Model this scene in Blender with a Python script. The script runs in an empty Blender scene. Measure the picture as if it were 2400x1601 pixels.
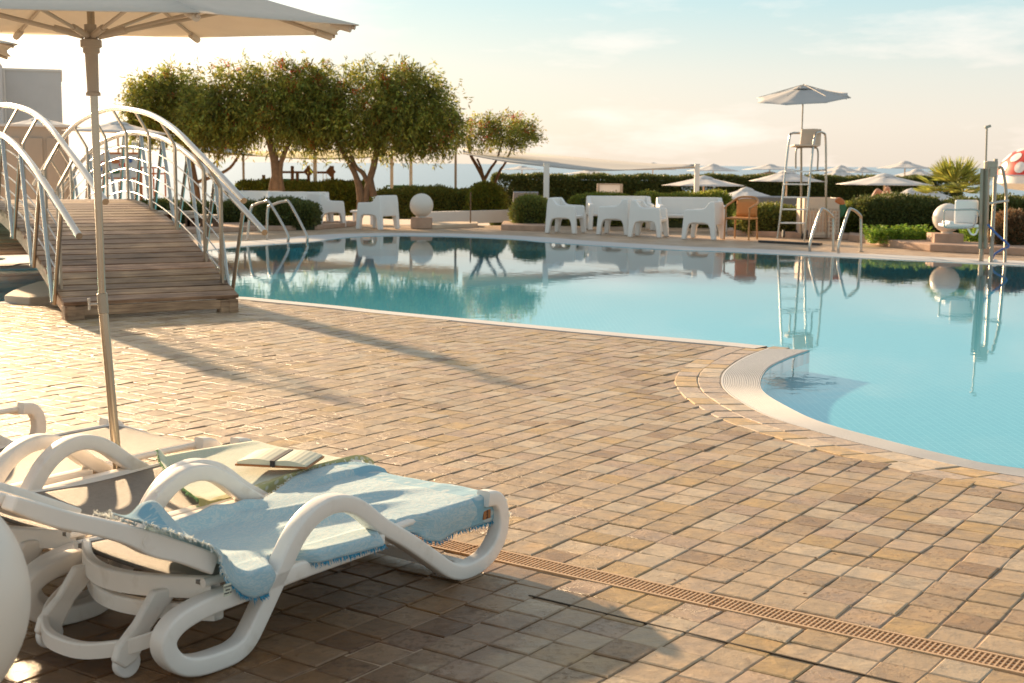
import bpy, bmesh, math, random
import numpy as np
from mathutils import Vector, Matrix
from mathutils.geometry import tessellate_polygon
random.seed(7); RNG = np.random.default_rng(7)
R = math.radians
scene = bpy.context.scene
COL = scene.collection

# ---------------------------------------------------------------- camera
F, CX, CY, H = 3150.0, 1200.0, 800.5, 1.4
PITCH = math.atan(416 / F); ROLL = R(0.49)
f0 = np.array([0, math.cos(PITCH), -math.sin(PITCH)]); r0 = np.array([1.0, 0, 0]); u0 = np.array([0, math.sin(PITCH), math.cos(PITCH)])
cr = r0 * math.cos(ROLL) + u0 * math.sin(ROLL); cu = -r0 * math.sin(ROLL) + u0 * math.cos(ROLL)
cam = bpy.data.cameras.new("camera"); cam_o = bpy.data.objects.new("camera", cam); COL.objects.link(cam_o)
cam.sensor_width = 36; cam.lens = 36 * F / 2400
m = Matrix.Identity(4)
for i in range(3):
    m[i][0] = cr[i]; m[i][1] = cu[i]; m[i][2] = -f0[i]
m[2][3] = H
cam_o.matrix_world = m
cam.clip_start = 0.1; cam.clip_end = 60000
cam.dof.use_dof = True; cam.dof.focus_distance = 6.2; cam.dof.aperture_fstop = 6.3
scene.camera = cam_o

def ray(x, y): return f0 + cr * (x - CX) / F + cu * (CY - y) / F
def g(x, y, z=0.0):
    d = ray(x, y); t = (z - H) / d[2]; return np.array([0, 0, H]) + d * t
def at(x, y, Y):
    d = ray(x, y); return np.array([0, 0, H]) + d * (Y / d[1])

# ---------------------------------------------------------------- light
SUN_AZ, SUN_EL = 34.0, 15.5
world = bpy.data.worlds.new("World"); scene.world = world; world.use_nodes = True
nt = world.node_tree; nt.nodes.clear()
def N(nt, t, **k):
    n = nt.nodes.new(t)
    for a, b in k.items():
        if a.startswith('i_'):
            key = a[2:]; key = int(key) if key.isdigit() else key.replace('_', ' ')
            n.inputs[key].default_value = b
        else: setattr(n, a, b)
    return n
L = nt.links.new
sky = N(nt, 'ShaderNodeTexSky', sky_type='NISHITA', sun_disc=False, sun_elevation=R(SUN_EL), sun_rotation=R(-SUN_AZ), air_density=1.0, dust_density=2.2, ozone_density=1.2)
tc = N(nt, 'ShaderNodeTexCoord'); sep = N(nt, 'ShaderNodeSeparateXYZ'); L(tc.outputs['Generated'], sep.inputs[0])
mp = N(nt, 'ShaderNodeMapping'); mp.inputs['Scale'].default_value = (2.0, 2.0, 9.0); L(tc.outputs['Generated'], mp.inputs[0])
cl = N(nt, 'ShaderNodeTexNoise', i_Scale=2.6, i_Detail=7.0, i_Roughness=0.58); L(mp.outputs[0], cl.inputs['Vector'])
cr1 = N(nt, 'ShaderNodeMapRange', i_1=0.50, i_2=0.72); L(cl.outputs['Fac'], cr1.inputs[0])
band = N(nt, 'ShaderNodeMapRange', i_1=0.30, i_2=0.05); L(sep.outputs['Z'], band.inputs[0])
mul = N(nt, 'ShaderNodeMath', operation='MULTIPLY'); L(cr1.outputs[0], mul.inputs[0]); L(band.outputs[0], mul.inputs[1])
mul2 = N(nt, 'ShaderNodeMath', operation='MULTIPLY', i_1=0.8); L(mul.outputs[0], mul2.inputs[0])
# thin pale veil low over the horizon, clouds above it
EXPO = 1.6
rampn = N(nt, 'ShaderNodeValToRGB'); L(sep.outputs['Z'], rampn.inputs[0]); el_ = rampn.color_ramp.elements
for pos, c in ((0.0, (0.92, 0.81, 0.69)), (0.03, (0.92, 0.84, 0.74)), (0.065, (0.81, 0.82, 0.76)), (0.12, (0.51, 0.75, 0.79)), (0.22, (0.42, 0.68, 0.76)), (0.5, (0.52, 0.58, 0.61)), (1.0, (0.46, 0.50, 0.54))):
    e = el_[0] if pos == 0 else (el_[-1] if pos == 1.0 else el_.new(pos)); e.color = (*c, 1)
skc = N(nt, 'ShaderNodeVectorMath', operation='SCALE'); L(rampn.outputs[0], skc.inputs[0]); skc.inputs['Scale'].default_value = 1 / 0.085 / 2 ** EXPO
sdv = (-math.sin(R(SUN_AZ)) * math.cos(R(SUN_EL)), math.cos(R(SUN_AZ)) * math.cos(R(SUN_EL)), math.sin(R(SUN_EL)))
dt = N(nt, 'ShaderNodeVectorMath', operation='DOT_PRODUCT'); L(tc.outputs['Generated'], dt.inputs[0]); dt.inputs[1].default_value = sdv
gl_ = N(nt, 'ShaderNodeMapRange', i_1=0.86, i_2=1.0, i_4=1.0); gl_.interpolation_type = 'SMOOTHSTEP'; L(dt.outputs['Value'], gl_.inputs[0])
glm = N(nt, 'ShaderNodeMix', data_type='RGBA'); L(gl_.outputs[0], glm.inputs['Factor']); L(skc.outputs[0], glm.inputs[6]); glm.inputs[7].default_value = (7.5, 6.7, 5.6, 1)
mixv = N(nt, 'ShaderNodeMix', data_type='RGBA'); mixv.inputs['Factor'].default_value = 0.90; L(sky.outputs[0], mixv.inputs[6]); L(glm.outputs[2], mixv.inputs[7])
mixc = N(nt, 'ShaderNodeMix', data_type='RGBA'); L(mul2.outputs[0], mixc.inputs['Factor']); L(mixv.outputs[2], mixc.inputs[6]); mixc.inputs[7].default_value = (5.2, 4.5, 4.0, 1)
bg = N(nt, 'ShaderNodeBackground', i_Strength=0.085); L(mixc.outputs[2], bg.inputs[0])
wo = N(nt, 'ShaderNodeOutputWorld'); L(bg.outputs[0], wo.inputs[0])
sun = bpy.data.lights.new("sun", 'SUN'); sun_o = bpy.data.objects.new("sun", sun); COL.objects.link(sun_o)
sun.energy = 3.95; sun.angle = R(1.3); sun.color = (1.0, 0.71, 0.42)
az, el = R(SUN_AZ), R(SUN_EL)
sd = Vector((math.sin(az) * math.cos(el), -math.cos(az) * math.cos(el), -math.sin(el)))
sun_o.rotation_euler = sd.to_track_quat('-Z', 'Y').to_euler()
scene.view_settings.view_transform = 'Standard'; scene.view_settings.look = 'None'
scene.view_settings.exposure = EXPO; scene.view_settings.gamma = 1.0
scene.render.engine = 'CYCLES'

# ---------------------------------------------------------------- materials
def mat(name, color, rough=0.5, metal=0.0, var=0.0, vscale=5.0, bump=0.0, bscale=30.0, spec=0.5, transl=None, attr=None, col2=None, thr=(0.4, 0.6), detail=6.0, coat=0.0):
    m = bpy.data.materials.new(name); m.use_nodes = True; t = m.node_tree; t.nodes.clear(); k = t.links.new
    b = N(t, 'ShaderNodeBsdfPrincipled'); o = N(t, 'ShaderNodeOutputMaterial')
    b.inputs['Base Color'].default_value = (*color, 1); b.inputs['Roughness'].default_value = rough; b.inputs['Metallic'].default_value = metal
    b.inputs['Specular IOR Level'].default_value = spec; b.inputs['Coat Weight'].default_value = coat
    c = N(t, 'ShaderNodeTexCoord'); src = None
    rgb = N(t, 'ShaderNodeRGB'); rgb.outputs[0].default_value = (*color, 1); src = rgb.outputs[0]
    if col2 is not None or var:
        no = N(t, 'ShaderNodeTexNoise', i_Scale=vscale, i_Detail=detail, i_Roughness=0.6); k(c.outputs['Object'], no.inputs['Vector'])
    if col2 is not None:
        mr = N(t, 'ShaderNodeMapRange', i_1=thr[0], i_2=thr[1]); k(no.outputs['Fac'], mr.inputs[0])
        mx = N(t, 'ShaderNodeMix', data_type='RGBA'); k(mr.outputs[0], mx.inputs['Factor']); k(src, mx.inputs[6]); mx.inputs[7].default_value = (*col2, 1); src = mx.outputs[2]
    if attr:
        a = N(t, 'ShaderNodeAttribute', attribute_name=attr)
        mx = N(t, 'ShaderNodeMix', data_type='RGBA', blend_type='MULTIPLY'); mx.inputs['Factor'].default_value = 1; k(src, mx.inputs[6]); k(a.outputs['Color'], mx.inputs[7]); src = mx.outputs[2]
    if var:
        mr = N(t, 'ShaderNodeMapRange', i_1=0.25, i_2=0.75, i_3=1 - var, i_4=1 + var); k(no.outputs['Fac'], mr.inputs[0])
        hs = N(t, 'ShaderNodeHueSaturation'); k(src, hs.inputs['Color']); k(mr.outputs[0], hs.inputs['Value']); src = hs.outputs[0]
    k(src, b.inputs['Base Color'])
    if bump:
        n2 = N(t, 'ShaderNodeTexNoise', i_Scale=bscale, i_Detail=8.0, i_Roughness=0.6); k(c.outputs['Object'], n2.inputs['Vector'])
        bp = N(t, 'ShaderNodeBump', i_Strength=bump, i_Distance=0.01); k(n2.outputs['Fac'], bp.inputs['Height']); k(bp.outputs[0], b.inputs['Normal'])
    if transl:
        tr = N(t, 'ShaderNodeBsdfTranslucent'); k(src, tr.inputs[0]); ms = N(t, 'ShaderNodeMixShader', i_0=transl)
        k(b.outputs[0], ms.inputs[1]); k(tr.outputs[0], ms.inputs[2]); k(ms.outputs[0], o.inputs[0])
    else: k(b.outputs[0], o.inputs[0])
    return m
M = {}
M['plastic'] = mat('white_plastic', (0.83, 0.77, 0.70), 0.36, var=0.04, vscale=9, bump=0.05, bscale=25, col2=(0.60, 0.52, 0.43), thr=(0.56, 0.80), spec=0.45)
M['sling'] = mat('grey_sling', (0.25, 0.22, 0.19), 0.60, var=0.12, vscale=60, bump=0.5, bscale=400, transl=0.06)
M['steel'] = mat('steel', (0.50, 0.47, 0.43), 0.27, metal=1.0, var=0.05, vscale=8)
M['steel_matt'] = mat('matt_steel', (0.36, 0.31, 0.25), 0.38, metal=0.9, var=0.06, vscale=12)
M['steel_pole'] = mat('pole_steel', (0.42, 0.36, 0.28), 0.24, metal=1.0, var=0.08, vscale=10)
M['collar'] = mat('collar_plastic', (0.40, 0.35, 0.29), 0.5)
M['rib'] = mat('rib_metal', (0.50, 0.44, 0.37), 0.45, metal=0.3)
M['canvas'] = mat('parasol_canvas', (0.80, 0.74, 0.65), 0.85, var=0.03, vscale=12, bump=0.25, bscale=7, transl=0.30)
M['canvas_far'] = mat('parasol_canvas_far', (0.78, 0.75, 0.72), 0.85, var=0.04, vscale=3, transl=0.25)
M['canvas_grey'] = mat('grey_canvas', (0.54, 0.52, 0.50), 0.85, var=0.04, vscale=3, transl=0.12)
M['sail'] = mat('sail_cloth', (0.50, 0.475, 0.44), 0.85, var=0.03, vscale=2, transl=0.08)
M['sail_olive'] = mat('olive_sail_cloth', (0.50, 0.42, 0.20), 0.85, var=0.05, vscale=2, transl=0.12)
M['white'] = mat('white_paint', (0.80, 0.77, 0.72), 0.45, var=0.03)
M['resin'] = mat('white_resin', (0.82, 0.79, 0.75), 0.42, var=0.03, vscale=3)
M['globe'] = mat('globe_plastic', (0.80, 0.74, 0.66), 0.32, var=0.02, vscale=3, transl=0.12)
M['stone'] = mat('peach_stone', (0.46, 0.30, 0.21), 0.8, var=0.18, vscale=5, bump=0.5, bscale=30)
M['stone_light'] = mat('cream_stone', (0.60, 0.47, 0.34), 0.7, var=0.12, vscale=4, bump=0.3, bscale=20)
M['wall_white'] = mat('white_render', (0.72, 0.68, 0.63), 0.8, var=0.04, vscale=2)
M['wall_grey'] = mat('grey_render', (0.58, 0.56, 0.54), 0.85, var=0.05, vscale=1.5)
M['wall_beige'] = mat('beige_render', (0.46, 0.38, 0.30), 0.85, var=0.06, vscale=1.5)
M['bark'] = mat('bark', (0.17, 0.105, 0.06), 0.9, var=0.3, vscale=12, bump=0.8, bscale=25)
M['brown'] = mat('brown_timber', (0.12, 0.06, 0.03), 0.7, var=0.2)
M['green_panel'] = mat('green_panel', (0.03, 0.13, 0.05), 0.5, var=0.1)
M['dark'] = mat('dark_rubber', (0.03, 0.03, 0.03), 0.5)
M['rattan'] = mat('tan_rattan', (0.45, 0.22, 0.08), 0.45, var=0.12, vscale=40)
M['rattan_back'] = mat('orange_weave', (0.55, 0.24, 0.07), 0.5, var=0.15, vscale=60, bump=0.4, bscale=120)
M['bin'] = mat('beige_bin_plastic', (0.66, 0.52, 0.40), 0.5, var=0.04)
M['orange'] = mat('orange_paint', (0.55, 0.16, 0.04), 0.5)
M['skin'] = mat('skin', (0.50, 0.26, 0.16), 0.5, var=0.05)
M['leather'] = mat('brown_cover', (0.33, 0.13, 0.04), 0.5, var=0.15, vscale=30)
M['paper'] = mat('page_paper', (0.62, 0.62, 0.50), 0.8)
M['black'] = mat('black_elastic', (0.02, 0.02, 0.025), 0.6)
M['blue_hose'] = mat('blue_hose', (0.05, 0.12, 0.35), 0.4)
M['grey_fabric'] = mat('grey_fabric', (0.35, 0.33, 0.34), 0.8, var=0.05)
M['red'] = mat('red_paint', (0.60, 0.05, 0.03), 0.5)
M['drain'] = mat('tan_grate', (0.52, 0.34, 0.19), 0.5, var=0.12, vscale=15)
M['drain_dark'] = mat('channel_bottom', (0.05, 0.035, 0.02), 0.9)
M['soil'] = mat('soil', (0.10, 0.06, 0.035), 0.95, var=0.3, vscale=8)
LEAF = dict(rough=0.5, spec=0.35, attr='tint')
M['leaf_tree'] = mat('tree_leaf', (0.25, 0.25, 0.045), transl=0.45, **LEAF)
M['leaf_hedge'] = mat('hedge_leaf', (0.20, 0.21, 0.045), transl=0.35, **LEAF)
M['leaf_light'] = mat('light_leaf', (0.22, 0.24, 0.04), transl=0.5, **LEAF)
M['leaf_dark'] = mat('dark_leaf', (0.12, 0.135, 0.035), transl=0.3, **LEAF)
M['leaf_fern'] = mat('fern_leaf', (0.20, 0.30, 0.04), transl=0.5, **LEAF)
M['leaf_palm'] = mat('palm_leaf', (0.30, 0.31, 0.06), transl=0.4, **LEAF)
M['leaf_red'] = mat('bottlebrush_red', (0.60, 0.06, 0.03), transl=0.4, **LEAF)
M['leaf_rust'] = mat('rusty_leaf', (0.20, 0.12, 0.06), transl=0.4, **LEAF)
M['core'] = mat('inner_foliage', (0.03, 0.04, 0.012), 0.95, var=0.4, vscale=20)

def tile_material():
    m = bpy.data.materials.new('stone_tile'); m.use_nodes = True; t = m.node_tree; t.nodes.clear(); k = t.links.new
    b = N(t, 'ShaderNodeBsdfPrincipled'); o = N(t, 'ShaderNodeOutputMaterial'); c = N(t, 'ShaderNodeTexCoord')
    a = N(t, 'ShaderNodeAttribute', attribute_name='tint')
    n1 = N(t, 'ShaderNodeTexNoise', i_Scale=13.0, i_Detail=9.0, i_Roughness=0.7); k(c.outputs['Object'], n1.inputs[0])
    n2 = N(t, 'ShaderNodeTexNoise', i_Scale=30.0, i_Detail=8.0, i_Roughness=0.72); k(c.outputs['Object'], n2.inputs[0])
    vo = N(t, 'ShaderNodeTexVoronoi', i_Scale=95.0); k(c.outputs['Object'], vo.inputs[0])
    mr = N(t, 'ShaderNodeMapRange', i_1=0.3, i_2=0.7, i_3=0.72, i_4=1.22); k(n1.outputs[0], mr.inputs[0])
    hs = N(t, 'ShaderNodeHueSaturation'); k(a.outputs['Color'], hs.inputs['Color']); k(mr.outputs[0], hs.inputs['Value'])
    # ochre bloom
    m3 = N(t, 'ShaderNodeTexNoise', i_Scale=4.5, i_Detail=3.0); k(c.outputs['Object'], m3.inputs[0])
    r3 = N(t, 'ShaderNodeMapRange', i_1=0.55, i_2=0.75, i_4=0.55); k(m3.outputs[0], r3.inputs[0])
    mx = N(t, 'ShaderNodeMix', data_type='RGBA'); k(r3.outputs[0], mx.inputs['Factor']); k(hs.outputs[0], mx.inputs[6]); mx.inputs[7].default_value = (0.50, 0.31, 0.13, 1)
    # pits: amount per tile in attribute alpha
    rp = N(t, 'ShaderNodeMapRange', i_1=0.52, i_2=0.62); k(n2.outputs[0], rp.inputs[0])
    pa = N(t, 'ShaderNodeMath', operation='MULTIPLY'); k(rp.outputs[0], pa.inputs[0]); k(a.outputs['Alpha'], pa.inputs[1])
    mp2 = N(t, 'ShaderNodeMix', data_type='RGBA'); k(pa.outputs[0], mp2.inputs['Factor']); k(mx.outputs[2], mp2.inputs[6]); mp2.inputs[7].default_value = (0.20, 0.115, 0.055, 1)
    rr = N(t, 'ShaderNodeMapRange', i_1=0.35, i_2=0.7, i_3=0.33, i_4=0.62); k(n1.outputs[0], rr.inputs[0])
    # damp, glossier stone round the loungers, their shade painted into its colour, ragged edge
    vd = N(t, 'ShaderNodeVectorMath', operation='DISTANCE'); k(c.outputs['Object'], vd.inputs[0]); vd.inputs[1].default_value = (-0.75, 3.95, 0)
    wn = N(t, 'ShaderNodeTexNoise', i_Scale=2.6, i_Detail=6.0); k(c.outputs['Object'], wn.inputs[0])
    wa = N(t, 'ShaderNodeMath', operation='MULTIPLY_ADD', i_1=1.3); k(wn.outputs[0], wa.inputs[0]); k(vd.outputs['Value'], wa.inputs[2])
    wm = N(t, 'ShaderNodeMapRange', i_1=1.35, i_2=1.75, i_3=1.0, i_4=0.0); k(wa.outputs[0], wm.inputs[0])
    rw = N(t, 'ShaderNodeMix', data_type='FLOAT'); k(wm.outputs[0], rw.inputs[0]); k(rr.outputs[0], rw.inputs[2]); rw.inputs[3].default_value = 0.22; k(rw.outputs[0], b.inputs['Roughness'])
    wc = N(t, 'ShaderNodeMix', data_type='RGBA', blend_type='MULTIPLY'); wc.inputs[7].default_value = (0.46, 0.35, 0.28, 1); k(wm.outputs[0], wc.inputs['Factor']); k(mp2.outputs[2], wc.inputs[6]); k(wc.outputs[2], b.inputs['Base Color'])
    h = N(t, 'ShaderNodeMath', operation='MULTIPLY_ADD', i_1=-1.2); k(pa.outputs[0], h.inputs[0]); k(n2.outputs[0], h.inputs[2])
    h2 = N(t, 'ShaderNodeMath', operation='MULTIPLY_ADD', i_1=1.5); k(n1.outputs[0], h2.inputs[0]); k(h.outputs[0], h2.inputs[2])
    bp = N(t, 'ShaderNodeBump', i_Strength=0.55, i_Distance=0.008); k(h2.outputs[0], bp.inputs['Height']); k(bp.outputs[0], b.inputs['Normal'])
    b.inputs['Specular IOR Level'].default_value = 0.32
    k(b.outputs[0], o.inputs[0]); return m
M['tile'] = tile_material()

def ground_material():
    m = bpy.data.materials.new('paving'); m.use_nodes = True; t = m.node_tree; t.nodes.clear(); k = t.links.new
    b = N(t, 'ShaderNodeBsdfPrincipled', i_Roughness=0.55); o = N(t, 'ShaderNodeOutputMaterial'); c = N(t, 'ShaderNodeTexCoord')
    mp = N(t, 'ShaderNodeMapping'); mp.inputs['Rotation'].default_value = (0, 0, R(34)); k(c.outputs['Object'], mp.inputs[0])
    br = N(t, 'ShaderNodeTexBrick', offset=0.0, squash=1.0); k(mp.outputs[0], br.inputs[0])
    br.inputs['Scale'].default_value = 1.0; br.inputs['Brick Width'].default_value = 0.142; br.inputs['Row Height'].default_value = 0.142; br.inputs['Mortar Size'].default_value = 0.006
    br.inputs['Color1'].default_value = (0.50, 0.37, 0.25, 1); br.inputs['Color2'].default_value = (0.42, 0.28, 0.17, 1); br.inputs['Mortar'].default_value = (0.24, 0.17, 0.11, 1)
    no = N(t, 'ShaderNodeTexNoise', i_Scale=1.2, i_Detail=8.0); k(c.outputs['Object'], no.inputs[0])
    mr = N(t, 'ShaderNodeMapRange', i_1=0.3, i_2=0.7, i_3=0.75, i_4=1.2); k(no.outputs[0], mr.inputs[0])
    hs = N(t, 'ShaderNodeHueSaturation'); k(br.outputs[0], hs.inputs['Color']); k(mr.outputs[0], hs.inputs['Value'])
    se = N(t, 'ShaderNodeSeparateXYZ'); k(c.outputs['Object'], se.inputs[0])
    gt = N(t, 'ShaderNodeMath', operation='GREATER_THAN', i_1=17.0); k(se.outputs['Y'], gt.inputs[0])
    mx = N(t, 'ShaderNodeMix', data_type='RGBA'); k(gt.outputs[0], mx.inputs['Factor']); mx.inputs[6].default_value = (0.36, 0.25, 0.16, 1); k(hs.outputs[0], mx.inputs[7])
    k(mx.outputs[2], b.inputs['Base Color'])
    n2 = N(t, 'ShaderNodeTexNoise', i_Scale=60.0, i_Detail=6.0); k(c.outputs['Object'], n2.inputs[0])
    bp = N(t, 'ShaderNodeBump', i_Strength=0.5, i_Distance=0.006); k(n2.outputs[0], bp.inputs['Height']); k(bp.outputs[0], b.inputs['Normal'])
    k(b.outputs[0], o.inputs[0]); return m
M['ground'] = ground_material()

def coping_material():
    m = mat('coping', (0.53, 0.52, 0.51), 0.8, spec=0.25, var=0.06, vscale=3, bump=0.2, bscale=60); return m
M['coping'] = coping_material()

def mosaic_material():
    m = bpy.data.materials.new('pool_mosaic'); m.use_nodes = True; t = m.node_tree; t.nodes.clear(); k = t.links.new
    b = N(t, 'ShaderNodeBsdfPrincipled', i_Roughness=0.4); o = N(t, 'ShaderNodeOutputMaterial'); c = N(t, 'ShaderNodeTexCoord')
    br = N(t, 'ShaderNodeTexBrick', offset=0.0); k(c.outputs['Object'], br.inputs[0])
    br.inputs['Scale'].default_value = 1.0; br.inputs['Brick Width'].default_value = 0.05; br.inputs['Row Height'].default_value = 0.05; br.inputs['Mortar Size'].default_value = 0.003
    br.inputs['Color1'].default_value = (0.15, 0.45, 0.54, 1); br.inputs['Color2'].default_value = (0.13, 0.42, 0.52, 1); br.inputs['Mortar'].default_value = (0.24, 0.54, 0.62, 1)
    k(br.outputs[0], b.inputs['Base Color']); k(b.outputs[0], o.inputs[0]); return m
M['mosaic'] = mosaic_material()
M['pool_wall'] = mat('pool_wall_tile', (0.16, 0.58, 0.66), 0.4, var=0.05)
def water_material(name, dens, colr, bs, strength, rough=0.0, opaque=None):
    m = bpy.data.materials.new(name); m.use_nodes = True; t = m.node_tree; t.nodes.clear(); k = t.links.new
    o = N(t, 'ShaderNodeOutputMaterial'); c = N(t, 'ShaderNodeTexCoord'); mp = N(t, 'ShaderNodeMapping'); mp.inputs['Scale'].default_value = bs[1]; k(c.outputs['Object'], mp.inputs[0])
    no = N(t, 'ShaderNodeTexNoise', i_Scale=bs[0], i_Detail=3.0, i_Roughness=0.5); k(mp.outputs[0], no.inputs[0])
    bp = N(t, 'ShaderNodeBump', i_Strength=strength, i_Distance=0.02); k(no.outputs[0], bp.inputs['Height'])
    gl = N(t, 'ShaderNodeBsdfGlossy', i_Roughness=rough); gl.inputs['Color'].default_value = (1, 1, 1, 1) if not opaque else (0.66, 0.70, 0.74, 1); k(bp.outputs[0], gl.inputs['Normal'])
    fr = N(t, 'ShaderNodeFresnel', i_IOR=(1.333 if opaque else 1.27)); k(bp.outputs[0], fr.inputs['Normal'])
    ge = N(t, 'ShaderNodeNewGeometry'); inv = N(t, 'ShaderNodeMath', operation='SUBTRACT', i_0=1.0); k(ge.outputs['Backfacing'], inv.inputs[1])
    fm = N(t, 'ShaderNodeMath', operation='MULTIPLY'); k(fr.outputs[0], fm.inputs[0]); k(inv.outputs[0], fm.inputs[1])
    if opaque: tr = N(t, 'ShaderNodeBsdfDiffuse'); tr.inputs[0].default_value = (*opaque, 1)
    else: tr = N(t, 'ShaderNodeBsdfTransparent')
    ms = N(t, 'ShaderNodeMixShader'); k(fm.outputs[0], ms.inputs[0]); k(tr.outputs[0], ms.inputs[1]); k(gl.outputs[0], ms.inputs[2]); k(ms.outputs[0], o.inputs[0])
    if dens:
        va = N(t, 'ShaderNodeVolumeAbsorption', i_Density=dens); va.inputs[0].default_value = (*colr, 1); k(va.outputs[0], o.inputs['Volume'])
    return m
M['water'] = water_material('pool_water', 0.34, (0.08, 0.76, 0.84), (5.0, (1, 1, 1)), 0.035)
M['sea'] = water_material('sea_water', 0, None, (0.25, (0.5, 1, 1)), 0.9, 0.25, (0.12, 0.17, 0.19))

def wood_material():
    m = bpy.data.materials.new('weathered_wood'); m.use_nodes = True; t = m.node_tree; t.nodes.clear(); k = t.links.new
    b = N(t, 'ShaderNodeBsdfPrincipled', i_Roughness=0.55); o = N(t, 'ShaderNodeOutputMaterial'); c = N(t, 'ShaderNodeTexCoord')
    a = N(t, 'ShaderNodeAttribute', attribute_name='tint')
    mp = N(t, 'ShaderNodeMapping'); mp.inputs['Scale'].default_value = (1.2, 22, 22); k(c.outputs['Object'], mp.inputs[0])
    no = N(t, 'ShaderNodeTexNoise', i_Scale=2.0, i_Detail=9.0, i_Roughness=0.65); k(mp.outputs[0], no.inputs[0])
    n2 = N(t, 'ShaderNodeTexNoise', i_Scale=3.0, i_Detail=5.0); k(c.outputs['Object'], n2.inputs[0])
    r = N(t, 'ShaderNodeValToRGB'); k(no.outputs[0], r.inputs[0]); e = r.color_ramp.elements
    e[0].position = 0.3; e[0].color = (0.13, 0.062, 0.03, 1); e[1].position = 0.72; e[1].color = (0.60, 0.39, 0.23, 1)
    mr = N(t, 'ShaderNodeMapRange', i_1=0.3, i_2=0.7, i_3=0.7, i_4=1.3); k(n2.outputs[0], mr.inputs[0])
    hs = N(t, 'ShaderNodeHueSaturation'); k(r.outputs[0], hs.inputs['Color']); k(mr.outputs[0], hs.inputs['Value'])
    mx = N(t, 'ShaderNodeMix', data_type='RGBA', blend_type='MULTIPLY'); mx.inputs['Factor'].default_value = 1; k(hs.outputs[0], mx.inputs[6]); k(a.outputs['Color'], mx.inputs[7])
    k(mx.outputs[2], b.inputs['Base Color'])
    bp = N(t, 'ShaderNodeBump', i_Strength=0.5, i_Distance=0.004); k(no.outputs[0], bp.inputs['Height']); k(bp.outputs[0], b.inputs['Normal'])
    k(b.outputs[0], o.inputs[0]); return m
M['wood'] = wood_material()

def towel_material(name, base, white, band, bands, side=None):
    m = bpy.data.materials.new(name); m.use_nodes = True; t = m.node_tree; t.nodes.clear(); k = t.links.new
    b = N(t, 'ShaderNodeBsdfPrincipled', i_Roughness=0.9); o = N(t, 'ShaderNodeOutputMaterial'); uv = N(t, 'ShaderNodeUVMap')
    b.inputs['Sheen Weight'].default_value = 0.3
    mp = N(t, 'ShaderNodeMapping'); mp.inputs['Scale'].default_value = (14, 14, 1); k(uv.outputs[0], mp.inputs[0])
    vo = N(t, 'ShaderNodeTexNoise', i_Scale=3.6, i_Detail=3.0, i_Distortion=2.5); k(mp.outputs[0], vo.inputs[0])
    r1 = N(t, 'ShaderNodeMapRange', i_1=0.46, i_2=0.56); k(vo.outputs[0], r1.inputs[0])
    mx = N(t, 'ShaderNodeMix', data_type='RGBA'); k(r1.outputs[0], mx.inputs['Factor']); mx.inputs[6].default_value = (*base, 1); mx.inputs[7].default_value = (*white, 1)
    src = mx.outputs[2]
    se = N(t, 'ShaderNodeSeparateXYZ'); k(uv.outputs[0], se.inputs[0])
    for (lo, hi, ax) in bands:
        c1 = N(t, 'ShaderNodeMath', operation='GREATER_THAN', i_1=lo); k(se.outputs[ax], c1.inputs[0])
        c2 = N(t, 'ShaderNodeMath', operation='LESS_THAN', i_1=hi); k(se.outputs[ax], c2.inputs[0])
        cm = N(t, 'ShaderNodeMath', operation='MULTIPLY'); k(c1.outputs[0], cm.inputs[0]); k(c2.outputs[0], cm.inputs[1])
        wv = N(t, 'ShaderNodeTexVoronoi', i_Scale=26.0); k(uv.outputs[0], wv.inputs[0])
        r2 = N(t, 'ShaderNodeMapRange', i_1=0.25, i_2=0.4); k(wv.outputs[0], r2.inputs[0])
        mb = N(t, 'ShaderNodeMix', data_type='RGBA'); k(r2.outputs[0], mb.inputs['Factor']); mb.inputs[6].default_value = (*white, 1); mb.inputs[7].default_value = (*band, 1)
        m2 = N(t, 'ShaderNodeMix', data_type='RGBA'); k(cm.outputs[0], m2.inputs['Factor']); k(src, m2.inputs[6]); k(mb.outputs[2], m2.inputs[7]); src = m2.outputs[2]
    k(src, b.inputs['Base Color'])
    n2 = N(t, 'ShaderNodeTexNoise', i_Scale=2.2, i_Detail=6.0, i_Roughness=0.7); k(mp.outputs[0], n2.inputs[0])
    n3 = N(t, 'ShaderNodeTexNoise', i_Scale=25.0, i_Detail=4.0); k(mp.outputs[0], n3.inputs[0])
    ad = N(t, 'ShaderNodeMath', operation='MULTIPLY_ADD', i_1=0.4); k(n3.outputs[0], ad.inputs[0]); k(n2.outputs[0], ad.inputs[2])
    bp = N(t, 'ShaderNodeBump', i_Strength=0.7, i_Distance=0.006); k(ad.outputs[0], bp.inputs['Height']); k(bp.outputs[0], b.inputs['Normal'])
    tr = N(t, 'ShaderNodeBsdfTranslucent'); k(src, tr.inputs[0]); ms = N(t, 'ShaderNodeMixShader', i_0=0.2); k(b.outputs[0], ms.inputs[1]); k(tr.outputs[0], ms.inputs[2]); k(ms.outputs[0], o.inputs[0])
    return m
M['towel_blue'] = towel_material('blue_towel_cloth', (0.43, 0.64, 0.72), (0.60, 0.72, 0.75), (0.28, 0.54, 0.67), [(0.0, 0.10, 'X'), (0.88, 1.0, 'X')])
M['towel_green'] = towel_material('green_towel_cloth', (0.62, 0.70, 0.56), (0.74, 0.76, 0.64), (0.55, 0.54, 0.25), [(0.80, 0.93, 'Y')])
M['fringe_blue'] = mat('blue_fringe', (0.08, 0.38, 0.58), 0.9, transl=0.3)
M['fringe_pale'] = mat('pale_fringe', (0.78, 0.80, 0.76), 0.9, transl=0.3)
M['fringe_green'] = mat('green_fringe', (0.20, 0.38, 0.20), 0.9, transl=0.3)

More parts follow.
